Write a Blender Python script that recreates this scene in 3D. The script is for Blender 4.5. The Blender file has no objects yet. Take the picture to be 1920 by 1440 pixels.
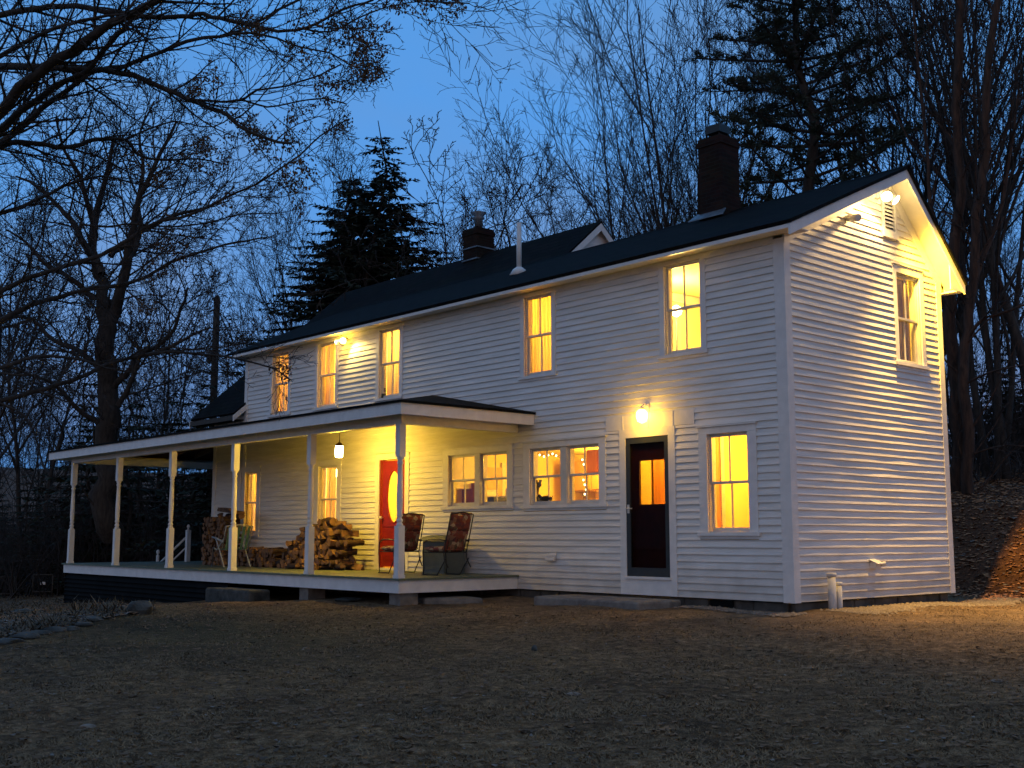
import bpy, bmesh, math, random
import numpy as np
from mathutils import Vector, Matrix, Quaternion
# ---- tuning values used below
SKY_EL, SKY_AZ, SKY_TINT, SKY_STR = -1.5, 138, (1, 1, 1), .12
DUSK_BLUE, DUSK_PALE = (.0155, .086, .210), (.056, .076, .092)
EXPO = 5.0
LS = 2 ** -EXPO               # lamp powers below are written for exposure 0
BULB = 60 * LS
WARM = (1, .56, .045); WARMER = (1, .56, .035); PALE = (1, .68, .17); PORCHY = (1, .60, .035)
ROOM = 4.6; DOORC = (1, .54, .03)
GAB1, GAB2, GAB3, GAB4 = 5000, 165, 18, 4200
EAVE1, EAVE2, DOORW, PEND, TABLE_W = 45, 14, 30, 540, 330
_C0, _C1 = 2.499, 4.939
LAMPS = [(*a[:3], a[3] * ROOM, *a[4:]) for a in [(-13.6, 1.7, _C0, 90, PALE, 'ceiling lamp of the far left room behind the porch'),
         (-11.2, 1.5, _C0, 60, WARMER, 'ceiling lamp of the room behind the firewood heap'),
         (-9.1, 1.3, _C0, 60, WARMER, 'ceiling lamp of the hall behind the red door'),
         (-6.0, 2.9, _C0, 90, WARMER, 'ceiling lamp of the kitchen, left half'),
         (-3.8, 2.3, _C0, 90, WARMER, 'ceiling lamp of the kitchen, right half'),
         (-2.5, 1.3, _C0, 55, WARMER, 'ceiling lamp of the entry behind the dark side door'),
         (-.9, .95, _C0, 40, WARMER, 'ceiling lamp of the corner room downstairs'),
         (-5.0, 1.4, _C1, 75, WARM, 'ceiling lamp of the upstairs room with the peach curtain'),
         (-9.25, .95, _C1, 55, PALE, 'ceiling lamp showing at the top of the upstairs window right of the eave floodlight'),
         (-11.3, 1.2, _C1, 60, WARM, 'ceiling lamp of the upstairs room left of the eave floodlight'),
         (-13.3, 1.5, _C1, 60, WARM, 'ceiling lamp of the leftmost upstairs room'),
         (-1.4, 2.6, _C1, 26, WARM, 'added unseen ceiling lamp lighting the gable window curtains from inside')]]  # extra lamp out of view, added to brighten the gable curtains from behind
PLANTS = [
    ('hard2', 775, 38, dict(s=.92, label='bare tree whose crown mingles with the right side of the spruces')),
    ('hard', 590, 40, dict(s=1.12, label='bare tree whose crown mingles with the left side of the spruces')),
    ('whip2', 1040, 42, dict(s=.88, label='feathery bare tree just right of the vent pipe')),
    ('hard2', 1120, 46, dict(s=.98, label='fine-twigged bare tree between the rear gable and the big chimney')),
    ('spruce', 665, 41, dict(s=1.3, sz=1.16, label='dark spruce partly hidden behind the tallest one over the roof')),
    ('spruce', 690, 37, dict(s=1.22, sz=1.17, label='tall dark spruce standing over the roof left of centre')),
    ('spruce', 636, 38, dict(s=1.22, sz=1.08, label='shorter dark spruce just left of the tallest one')),
    ('spruce', 746, 39, dict(s=1.15, sz=1.12, label='lower dark spruce tucked right of the tallest one')),
    ('gnarl', 815, 35, dict(s=1.25, label='gnarled bare tree with crooked limbs left of the old chimney')),
    ('hard', 880, 40, dict(s=.82, label='bare tree directly behind the old chimney')),
    ('hard', 975, 38, dict(s=1.0, label='tall rounded bare tree between the vent pipe and the old chimney')),
    ('hard2', 1060, 44, dict(s=.95, label='bare tree with fine twigs above the small lit rear gable')),
    ('whip', 1190, 38, dict(s=1.02, label='bare tree of upswept branches left of the big chimney')),
    ('clump', 1295, 36, dict(s=1.30, label='wide bare tree fanning up behind the big brick chimney')),
    ('whip2', 1370, 38, dict(s=1.32, label='tall bare tree between the big chimney and the pine')),
    ('pine', 1525, 31, dict(s=1.0, label='big white pine with layered boughs behind the roof')),
    ('clump', 1655, 38, dict(s=1.35, label='many-stemmed bare tree directly over the gable peak')),
    ('whip', 1728, 33, dict(s=1.3, label='tall straight bare tree just right of the gable peak')),
    ('whip2', 1800, 36, dict(s=1.35, label='tall slim bare tree behind the rough twin trunks at the right')),
    ('clump', 1870, 30, dict(s=1.3, label='big many-stemmed bare tree near the right edge')),
    ('whip', 1960, 29, dict(s=1.3, label='tall bare tree cut by the right edge of the photo')),
    ('thin_spruce', 428, 44, dict(s=1.05, label='ragged narrow spruce just right of the utility pole')),
    ('thin_spruce', 462, 50, dict(s=1.0, label='narrow spruce near the upper left corner of the house')),
    ('thin_spruce', 535, 48, dict(s=.95, label='small ragged spruce above the left end of the roof')),
    ('hard', 560, 46, dict(s=1.0, label='bare tree over the left end of the main roof')),
    ('gnarl', 505, 42, dict(s=.95, label='low bare tree behind the upper left corner of the house')),
    ('hard2', 60, 40, dict(s=1.0, label='bare tree left of the huge old tree, near the left edge')),
    ('hard', -20, 36, dict(s=1.0, label='bare tree cut by the left edge of the photo')),
    ('gnarl', 110, 46, dict(s=1.1, label='crooked bare tree behind and left of the huge old tree')),
    ('hard2', 300, 46, dict(s=1.05, label='bare tree between the huge old tree and the utility pole')),
    ('slim', 350, 42, dict(s=.9, label='thin bare sapling left of the utility pole')),
]


random.seed(7)
rng = np.random.default_rng(11)
R = math.radians
scn = bpy.context.scene
COL = scn.collection

# ---------------------------------------------------------------- camera, world, light, exposure
cam_d = bpy.data.cameras.new('camera')
cam = bpy.data.objects.new('camera', cam_d)
COL.objects.link(cam)
scn.camera = cam
CP = Vector((9.0008, -13.0249, 0.8724))
YAW, PITCH, FPX = 0.8417, 0.1312, 2156.36      # radians, radians, pixels at 1920 wide
CF = Vector((-math.sin(YAW) * math.cos(PITCH), math.cos(YAW) * math.cos(PITCH), math.sin(PITCH)))
CR = Vector((math.cos(YAW), math.sin(YAW), 0))
CU = CR.cross(CF)
cam.matrix_world = Matrix(((CR.x, CU.x, -CF.x, CP.x), (CR.y, CU.y, -CF.y, CP.y), (CR.z, CU.z, -CF.z, CP.z), (0, 0, 0, 1)))
cam_d.sensor_width = 36
cam_d.lens = 36 * FPX / 1920
cam_d.clip_end = 1500
cam_d.clip_start = 0.05


def at(px, py, depth):
    """point of the place seen at photo pixel px, py at this depth"""
    return CP + (CF + CR * ((px - 960) / FPX) + CU * ((720 - py) / FPX)) * depth


scn.view_settings.view_transform = 'Standard'
scn.view_settings.look = 'None'
scn.view_settings.exposure = EXPO
scn.view_settings.gamma = 1.0
try:
    scn.cycles.use_denoising = True
    scn.cycles.use_light_tree = True
    scn.cycles.max_bounces = 8
    scn.cycles.light_sampling_threshold = 0.0
    scn.cycles.diffuse_bounces = 4
    scn.cycles.glossy_bounces = 2
    scn.cycles.transparent_max_bounces = 12
    scn.cycles.sample_clamp_indirect = 4.0
    scn.cycles.caustics_reflective = False
    scn.cycles.caustics_refractive = False
except Exception:
    pass

w = bpy.data.worlds.new("World")
scn.world = w
w.use_nodes = True
nt = w.node_tree
nt.nodes.clear()
wo = nt.nodes.new('ShaderNodeOutputWorld')
bg = nt.nodes.new('ShaderNodeBackground')
sky = nt.nodes.new('ShaderNodeTexSky')
sky.sky_type = 'NISHITA'
sky.sun_disc = False
SUN_EL, SUN_AZ = R(SKY_EL), R(SKY_AZ)
sky.sun_elevation = SUN_EL
sky.sun_rotation = SUN_AZ
sky.altitude = 200
sky.air_density = 1.0
sky.dust_density = 0.6
sky.ozone_density = 3.0
# thin blue-grey dusk cloud, laid out by direction
tc = nt.nodes.new('ShaderNodeTexCoord')
mp = nt.nodes.new('ShaderNodeMapping')
mp.inputs['Scale'].default_value = (2.2, 2.2, 4.0)
nz = nt.nodes.new('ShaderNodeTexNoise')
nz.inputs['Scale'].default_value = 1.3
nz.inputs['Detail'].default_value = 4
nz.inputs['Roughness'].default_value = 0.5
cr = nt.nodes.new('ShaderNodeValToRGB')
cr.color_ramp.elements[0].position = 0.36
cr.color_ramp.elements[0].color = (1, 1, 1, 1)
cr.color_ramp.elements[1].position = 0.64
cr.color_ramp.elements[1].color = (1.5, 0.95, 0.82, 1)
tint = nt.nodes.new('ShaderNodeMix'); tint.data_type = 'RGBA'; tint.blend_type = 'MULTIPLY'
tint.inputs[0].default_value = 1.0
tint2 = nt.nodes.new('ShaderNodeMix'); tint2.data_type = 'RGBA'; tint2.blend_type = 'MULTIPLY'
tint2.inputs[0].default_value = 1.0
tint2.inputs[7].default_value = (*SKY_TINT, 1)
nt.links.new(tc.outputs['Generated'], mp.inputs['Vector'])
nt.links.new(mp.outputs[0], nz.inputs['Vector'])
nt.links.new(nz.outputs['Fac'], cr.inputs[0])
# dusk: deep blue ahead, a paler and greyer afterglow behind the camera where the sun went down
nm = nt.nodes.new('ShaderNodeVectorMath'); nm.operation = 'NORMALIZE'
dp = nt.nodes.new('ShaderNodeVectorMath'); dp.operation = 'DOT_PRODUCT'
dp.inputs[1].default_value = (math.sin(SUN_AZ), math.cos(SUN_AZ), 0.25)
mr = nt.nodes.new('ShaderNodeMapRange'); mr.interpolation_type = 'SMOOTHSTEP'
mr.inputs[1].default_value = -0.2; mr.inputs[2].default_value = 0.9
dusk = nt.nodes.new('ShaderNodeMix'); dusk.data_type = 'RGBA'
dusk.inputs[6].default_value = (*DUSK_BLUE, 1); dusk.inputs[7].default_value = (*DUSK_PALE, 1)
nt.links.new(tc.outputs['Generated'], nm.inputs[0])
nt.links.new(nm.outputs[0], dp.inputs[0])
nt.links.new(dp.outputs['Value'], mr.inputs[0])
nt.links.new(mr.outputs[0], dusk.inputs[0])
blend = nt.nodes.new('ShaderNodeMix'); blend.data_type = 'RGBA'
blend.inputs[0].default_value = 0.85
nt.links.new(sky.outputs[0], blend.inputs[6])
nt.links.new(dusk.outputs[2], blend.inputs[7])
nt.links.new(blend.outputs[2], tint.inputs[6])
nt.links.new(cr.outputs[0], tint.inputs[7])
nt.links.new(tint.outputs[2], tint2.inputs[6])
nt.links.new(tint2.outputs[2], bg.inputs['Color'])
bg.inputs['Strength'].default_value = SKY_STR
nt.links.new(bg.outputs[0], wo.inputs[0])

# ---------------------------------------------------------------- materials
def nmat(name):
    m = bpy.data.materials.new(name)
    m.use_nodes = True
    return m, m.node_tree, m.node_tree.nodes['Principled BSDF']


def noise_col(t, b, c1, c2, scale, coord='Object', detail=6, lo=.35, hi=.65, stretch=None, rough=.6):
    tcn = t.nodes.new('ShaderNodeTexCoord')
    n = t.nodes.new('ShaderNodeTexNoise')
    n.inputs['Scale'].default_value = scale
    n.inputs['Detail'].default_value = detail
    n.inputs['Roughness'].default_value = rough
    src = tcn.outputs[coord]
    if stretch:
        mpn = t.nodes.new('ShaderNodeMapping')
        mpn.inputs['Scale'].default_value = stretch
        t.links.new(src, mpn.inputs['Vector'])
        src = mpn.outputs[0]
    t.links.new(src, n.inputs['Vector'])
    r = t.nodes.new('ShaderNodeValToRGB')
    r.color_ramp.elements[0].position = lo
    r.color_ramp.elements[0].color = (*c1, 1)
    r.color_ramp.elements[1].position = hi
    r.color_ramp.elements[1].color = (*c2, 1)
    t.links.new(n.outputs['Fac'], r.inputs[0])
    return r.outputs[0], n.outputs['Fac'], src


def mat(name, c1, c2=None, scale=8, rough=.6, bump=0, spec=.3, coord='Object', stretch=None, metal=0, bscale=None, lo=.35, hi=.65):
    m, t, b = nmat(name)
    b.inputs['Roughness'].default_value = rough
    b.inputs['Metallic'].default_value = metal
    b.inputs['Specular IOR Level'].default_value = spec
    if c2 is None:
        c2 = tuple(x * .88 for x in c1)
    col, fac, src = noise_col(t, b, c1, c2, scale, coord, stretch=stretch, lo=lo, hi=hi)
    t.links.new(col, b.inputs['Base Color'])
    if bump:
        bn = t.nodes.new('ShaderNodeBump')
        bn.inputs['Strength'].default_value = bump
        bn.inputs['Distance'].default_value = .02
        if bscale:
            n2 = t.nodes.new('ShaderNodeTexNoise')
            n2.inputs['Scale'].default_value = bscale
            n2.inputs['Detail'].default_value = 5
            t.links.new(src, n2.inputs['Vector'])
            fac = n2.outputs['Fac']
        t.links.new(fac, bn.inputs['Height'])
        t.links.new(bn.outputs[0], b.inputs['Normal'])
    return m


def emit(name, col, s):
    m, t, b = nmat(name)
    b.inputs['Base Color'].default_value = (*col, 1)
    b.inputs['Emission Color'].default_value = (*col, 1)
    b.inputs['Emission Strength'].default_value = s
    return m


def glass_mat(name, tintc=(1, 1, 1), refl=1.0):
    m, t, b = nmat(name)
    t.nodes.remove(b)
    out = t.nodes['Material Output']
    tr = t.nodes.new('ShaderNodeBsdfTransparent')
    tr.inputs[0].default_value = (*tintc, 1)
    gl = t.nodes.new('ShaderNodeBsdfGlossy')
    gl.inputs['Roughness'].default_value = .02
    lw = t.nodes.new('ShaderNodeLayerWeight')
    pw = t.nodes.new('ShaderNodeMath'); pw.operation = 'POWER'; pw.inputs[1].default_value = 3.5
    fr = t.nodes.new('ShaderNodeMath'); fr.operation = 'MULTIPLY_ADD'; fr.inputs[1].default_value = .30 * refl; fr.inputs[2].default_value = .02 * refl
    t.links.new(lw.outputs['Facing'], pw.inputs[0])
    t.links.new(pw.outputs[0], fr.inputs[0])
    mx = t.nodes.new('ShaderNodeMixShader')
    t.links.new(fr.outputs[0], mx.inputs[0])
    t.links.new(tr.outputs[0], mx.inputs[1])
    t.links.new(gl.outputs[0], mx.inputs[2])
    t.links.new(mx.outputs[0], out.inputs[0])
    return m


def cloth(name, c1, c2, trans=.5, scale=3, stretch=(8, 8, .3)):
    m, t, b = nmat(name)
    out = t.nodes['Material Output']
    col, fac, src = noise_col(t, b, c1, c2, scale, stretch=stretch)
    t.links.new(col, b.inputs['Base Color'])
    b.inputs['Roughness'].default_value = .9
    tl = t.nodes.new('ShaderNodeBsdfTranslucent')
    t.links.new(col, tl.inputs[0])
    mx = t.nodes.new('ShaderNodeMixShader')
    mx.inputs[0].default_value = trans
    t.links.new(b.outputs[0], mx.inputs[1])
    t.links.new(tl.outputs[0], mx.inputs[2])
    t.links.new(mx.outputs[0], out.inputs[0])
    return m


M = {}
M['siding'] = mat('white_clapboard_paint', (.82, .80, .755), (.66, .645, .60), 2.2, .55, .3, coord='Object', stretch=(.5, .5, 5), bscale=14)
_t = M['siding'].node_tree; _b = _t.nodes['Principled BSDF']
_src = _b.inputs['Base Color'].links[0].from_socket
_g = _t.nodes.new('ShaderNodeTexCoord'); _s = _t.nodes.new('ShaderNodeSeparateXYZ'); _n = _t.nodes.new('ShaderNodeTexNoise'); _n.inputs['Scale'].default_value = 3; _n.inputs['Detail'].default_value = 8
_m = _t.nodes.new('ShaderNodeMath'); _m.operation = 'MULTIPLY_ADD'; _m.inputs[1].default_value = .9; _m.inputs[2].default_value = 0
_a = _t.nodes.new('ShaderNodeMath'); _a.operation = 'SUBTRACT'
_r = _t.nodes.new('ShaderNodeMapRange'); _r.inputs[1].default_value = -.45; _r.inputs[2].default_value = .12; _r.inputs[3].default_value = .45; _r.inputs[4].default_value = 0
_x = _t.nodes.new('ShaderNodeMix'); _x.data_type = 'RGBA'; _x.inputs[7].default_value = (.30, .25, .19, 1)      # mud splashed up from the ground
_t.links.new(_g.outputs['Object'], _s.inputs[0]); _t.links.new(_g.outputs['Object'], _n.inputs['Vector'])
_t.links.new(_n.outputs['Fac'], _m.inputs[0]); _t.links.new(_s.outputs[2], _a.inputs[0]); _t.links.new(_m.outputs[0], _a.inputs[1])
_t.links.new(_a.outputs[0], _r.inputs[0]); _t.links.new(_r.outputs[0], _x.inputs[0]); _t.links.new(_src, _x.inputs[6]); _t.links.new(_x.outputs[2], _b.inputs['Base Color'])
M['trim'] = mat('white_trim_paint', (.80, .78, .74), (.70, .685, .65), 5, .5, .08)
M['soffit'] = mat('soffit_paint', (.74, .72, .66), (.66, .64, .58), 5, .6, .08)
M['sash'] = mat('sash_paint', (.66, .64, .58), (.56, .54, .5), 8, .5)
M['glass'] = glass_mat('window_glass')
M['storm_glass'] = glass_mat('storm_door_glass', (.62, .62, .62), .10)
M['dark_frame'] = mat('dark_storm_frame', (.025, .03, .032), (.035, .04, .04), 10, .4)
M['red_dark'] = mat('oxblood_door_paint', (.13, .020, .014), (.09, .014, .010), 6, .5)
M['red'] = mat('red_door_paint', (.26, .016, .010), (.20, .012, .008), 6, .45)
M['porch_floor'] = mat('green_grey_floor_paint', (.15, .18, .12), (.10, .12, .08), 3, .5, .1, stretch=(1, 12, 1))
M['porch_ceiling'] = mat('dark_porch_boards', (.10, .045, .03), (.07, .03, .02), 4, .7, .2, stretch=(1, 10, 1))
M['rafter'] = mat('rafter_wood', (.20, .12, .07), (.14, .08, .05), 6, .7)
M['skirt'] = mat('dark_porch_skirt', (.008, .010, .011), (.012, .014, .015), 3, .9, spec=.03)
M['stone'] = mat('foundation_stone', (.12, .11, .095), (.05, .048, .042), 3.5, .9, .8, bscale=9)
M['rock'] = mat('field_stone', (.085, .09, .082), (.028, .031, .028), 4, .95, .8, bscale=12)
M['slab'] = mat('granite_step', (.26, .235, .20), (.14, .125, .11), 5, .9, .6, bscale=14)
M['metal_dark'] = mat('dark_metal', (.03, .028, .025), (.05, .045, .04), 20, .45, metal=.5)
M['metal_white'] = mat('white_enamel', (.7, .7, .68), (.6, .6, .58), 10, .4)
M['pipe'] = mat('pvc_pipe', (.62, .62, .60), (.5, .5, .48), 6, .45)
M['flue'] = mat('galvanised_flue', (.22, .24, .26), (.12, .13, .14), 8, .5, metal=.6)
M['bark'] = mat('tree_bark', (.060, .050, .042), (.028, .024, .021), 5, .95, .9, coord='Object', stretch=(3, 3, .6), bscale=10)
M['bark_red'] = mat('reddish_bark', (.10, .060, .042), (.035, .026, .021), 4, .95, 1, coord='Object', stretch=(3, 3, .5), bscale=9)
M['twig'] = mat('twig_bark', (.050, .040, .034), (.035, .028, .025), 4, .9)
M['needle'] = mat('spruce_needles', (.020, .032, .020), (.034, .042, .024), 2, .8)
M['needle2'] = mat('pine_needles', (.022, .038, .028), (.038, .052, .034), 2, .8)
M['dry_leaf'] = mat('dry_oak_leaves', (.17, .10, .05), (.06, .038, .02), 2, .8)
M['litter'] = mat('fallen_leaves', (.52, .25, .10), (.20, .09, .045), 6, .8)
M['pale_leaf'] = mat('bleached_leaves', (.22, .20, .17), (.10, .085, .07), 7, .8)
M['grass'] = mat('winter_grass', (.29, .19, .095), (.13, .09, .046), 1.5, .85)
M['gravel'] = mat('pale_gravel', (.24, .20, .155), (.11, .09, .07), 9, .9)
M['log_bark'] = mat('firewood_bark', (.075, .042, .028), (.035, .022, .016), 9, .9, .6, bscale=25)
M['log_end'] = mat('split_wood', (.25, .14, .075), (.09, .048, .026), 7, .85, .3, bscale=40)
M['bin'] = mat('grey_green_bin', (.13, .15, .14), (.10, .12, .11), 5, .6)
M['lawn_chair'] = mat('pale_tube', (.42, .44, .42), (.34, .36, .34), 9, .45)
M['webbing'] = mat('green_webbing', (.05, .13, .11), (.10, .20, .17), 25, .8)
M['tarp'] = mat('blue_tarp', (.035, .09, .17), (.025, .07, .13), 1.5, .6, .4)
M['pole'] = mat('weathered_pole', (.075, .07, .06), (.045, .042, .038), 4, .9, .4, stretch=(6, 6, .5))
M['wire'] = mat('black_wire', (.012, .012, .012), None, 4, .6)
M['plaster'] = mat('cream_room_paint', (.82, .66, .24), (.76, .59, .20), 1.2, .8)
M['plaster2'] = mat('pale_upper_room_paint', (.86, .75, .42), (.80, .69, .37), 1.2, .8)
M['orange_wood'] = mat('varnished_pine_door', (.62, .26, .06), (.46, .17, .035), 2.5, .5, stretch=(6, 6, .5))
M['room_floor'] = mat('room_floor_boards', (.24, .13, .06), (.18, .09, .04), 3, .6)
M['room_ceiling'] = mat('room_ceiling_paint', (.84, .72, .36), (.78, .66, .32), 1, .8)
M['curtain'] = cloth('sheer_curtain', (.94, .78, .40), (.52, .36, .14), .68)
M['curtain_olive'] = cloth('ochre_curtain', (.42, .35, .05), (.12, .10, .015), .9)
M['cupboard'] = mat('kitchen_cupboard', (.66, .42, .16), (.54, .32, .11), 3, .5)
M['counter_dark'] = mat('dark_furniture', (.035, .045, .035), (.05, .055, .04), 5, .5)
M['red_thing'] = mat('red_fabric', (.24, .075, .012), (.16, .05, .01), 6, .7)
M['bulb'] = emit('hot_bulb', (1, .72, .30), BULB)
M['bulb_soft'] = emit('frosted_bulb', (1, .66, .22), BULB * .6)
M['bulb_amber'] = emit('amber_bulb', (1, .52, .06), BULB * .35)
M['bulb_small'] = emit('string_light_bulb', (1, .75, .35), BULB * .25)


def brick_mat(name, c1, c2, mortar, scale, bw=.5, bh=.25, ms=.02, rough=.9, axis='XZ', bump=.6):
    m, t, b = nmat(name)
    b.inputs['Roughness'].default_value = rough
    b.inputs['Specular IOR Level'].default_value = .06
    g = t.nodes.new('ShaderNodeTexCoord')
    sp = t.nodes.new('ShaderNodeSeparateXYZ')
    cb = t.nodes.new('ShaderNodeCombineXYZ')
    ad = t.nodes.new('ShaderNodeMath'); ad.operation = 'ADD'
    t.links.new(g.outputs['Object'], sp.inputs[0])
    if axis == 'XZ':      # walls: x + y runs along either face
        t.links.new(sp.outputs[0], ad.inputs[0]); t.links.new(sp.outputs[1], ad.inputs[1])
        t.links.new(ad.outputs[0], cb.inputs[0]); t.links.new(sp.outputs[2], cb.inputs[1])
    else:                 # roofs: x along, y up the slope
        t.links.new(sp.outputs[0], cb.inputs[0]); t.links.new(sp.outputs[1], cb.inputs[1])
    br = t.nodes.new('ShaderNodeTexBrick')
    br.inputs['Color1'].default_value = (*c1, 1); br.inputs['Color2'].default_value = (*c2, 1)
    br.inputs['Mortar'].default_value = (*mortar, 1)
    br.inputs['Scale'].default_value = scale
    br.inputs['Brick Width'].default_value = bw
    br.inputs['Row Height'].default_value = bh
    br.inputs['Mortar Size'].default_value = ms
    t.links.new(cb.outputs[0], br.inputs['Vector'])
    n = t.nodes.new('ShaderNodeTexNoise'); n.inputs['Scale'].default_value = 2.2; n.inputs['Detail'].default_value = 8
    t.links.new(g.outputs['Object'], n.inputs['Vector'])
    mx = t.nodes.new('ShaderNodeMix'); mx.data_type = 'RGBA'; mx.blend_type = 'MULTIPLY'; mx.inputs[0].default_value = .6
    t.links.new(br.outputs['Color'], mx.inputs[6]); t.links.new(n.outputs['Color'], mx.inputs[7])
    t.links.new(mx.outputs[2], b.inputs['Base Color'])
    bn = t.nodes.new('ShaderNodeBump'); bn.inputs['Strength'].default_value = bump; bn.inputs['Distance'].default_value = .012
    t.links.new(br.outputs['Fac'], bn.inputs['Height']); bn.invert = True
    t.links.new(bn.outputs[0], b.inputs['Normal'])
    return m


M['brick'] = brick_mat('chimney_brick', (.050, .028, .022), (.028, .018, .015), (.036, .033, .03), 4.6, .92, .30, .03)
M['shingle'] = brick_mat('asphalt_shingles', (.017, .016, .015), (.010, .010, .0095), (.005, .005, .005), 3.2, 1.0, .42, .03, axis='XY', bump=.9)


def ground_mat():
    m, t, b = nmat('yard_ground')
    b.inputs['Roughness'].default_value = .95
    b.inputs['Specular IOR Level'].default_value = .15
    g = t.nodes.new('ShaderNodeTexCoord')

    def noise(sc, det=6, rough=.6, stretch=None):
        n = t.nodes.new('ShaderNodeTexNoise')
        n.inputs['Scale'].default_value = sc; n.inputs['Detail'].default_value = det; n.inputs['Roughness'].default_value = rough
        if stretch:
            mpn = t.nodes.new('ShaderNodeMapping'); mpn.inputs['Scale'].default_value = stretch
            t.links.new(g.outputs['Object'], mpn.inputs[0]); t.links.new(mpn.outputs[0], n.inputs['Vector'])
        else:
            t.links.new(g.outputs['Object'], n.inputs['Vector'])
        return n.outputs['Fac']

    def ramp(f, stops):
        r = t.nodes.new('ShaderNodeValToRGB')
        while len(r.color_ramp.elements) < len(stops):
            r.color_ramp.elements.new(.5)
        for e, (p, c) in zip(r.color_ramp.elements, stops):
            e.position = p; e.color = (*c, 1)
        t.links.new(f, r.inputs[0])
        return r.outputs[0]

    def mix(f, a, c, mode='MIX'):
        x = t.nodes.new('ShaderNodeMix'); x.data_type = 'RGBA'; x.blend_type = mode
        if isinstance(f, float): x.inputs[0].default_value = f
        else: t.links.new(f, x.inputs[0])
        t.links.new(a, x.inputs[6]); t.links.new(c, x.inputs[7])
        return x.outputs[2]
    lawn = ramp(noise(9, 12, .85), [(.34, (.022, .013, .006)), (.45, (.11, .068, .032)), (.54, (.27, .175, .090)), (.67, (.66, .46, .27))])
    green = ramp(noise(7, 8, .7), [(.3, (.022, .026, .014)), (.55, (.065, .066, .034)), (.75, (.11, .10, .055))])
    at1 = t.nodes.new('ShaderNodeAttribute'); at1.attribute_name = 'zones'
    sp = t.nodes.new('ShaderNodeSeparateColor'); t.links.new(at1.outputs['Color'], sp.inputs[0])
    dirt = ramp(noise(5, 8, .7), [(.3, (.13, .095, .06)), (.5, (.24, .175, .11)), (.72, (.36, .27, .18))])
    leaf = ramp(noise(16, 8, .8), [(.35, (.035, .018, .011)), (.5, (.13, .06, .03)), (.68, (.26, .13, .065))])
    c = mix(sp.outputs[1], lawn, green)
    c = mix(sp.outputs[0], c, dirt)
    c = mix(sp.outputs[2], c, leaf)
    big = ramp(noise(.8, 6, .7), [(.32, (.45, .46, .48)), (.5, (.9, .9, .9)), (.68, (1.35, 1.3, 1.22))])
    c = mix(1.0, c, big, 'MULTIPLY')
    t.links.new(c, b.inputs['Base Color'])
    bn = t.nodes.new('ShaderNodeBump'); bn.inputs['Strength'].default_value = .9; bn.inputs['Distance'].default_value = .10
    t.links.new(noise(11, 10, .8), bn.inputs['Height'])
    t.links.new(bn.outputs[0], b.inputs['Normal'])
    return m


M['ground'] = ground_mat()


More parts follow.
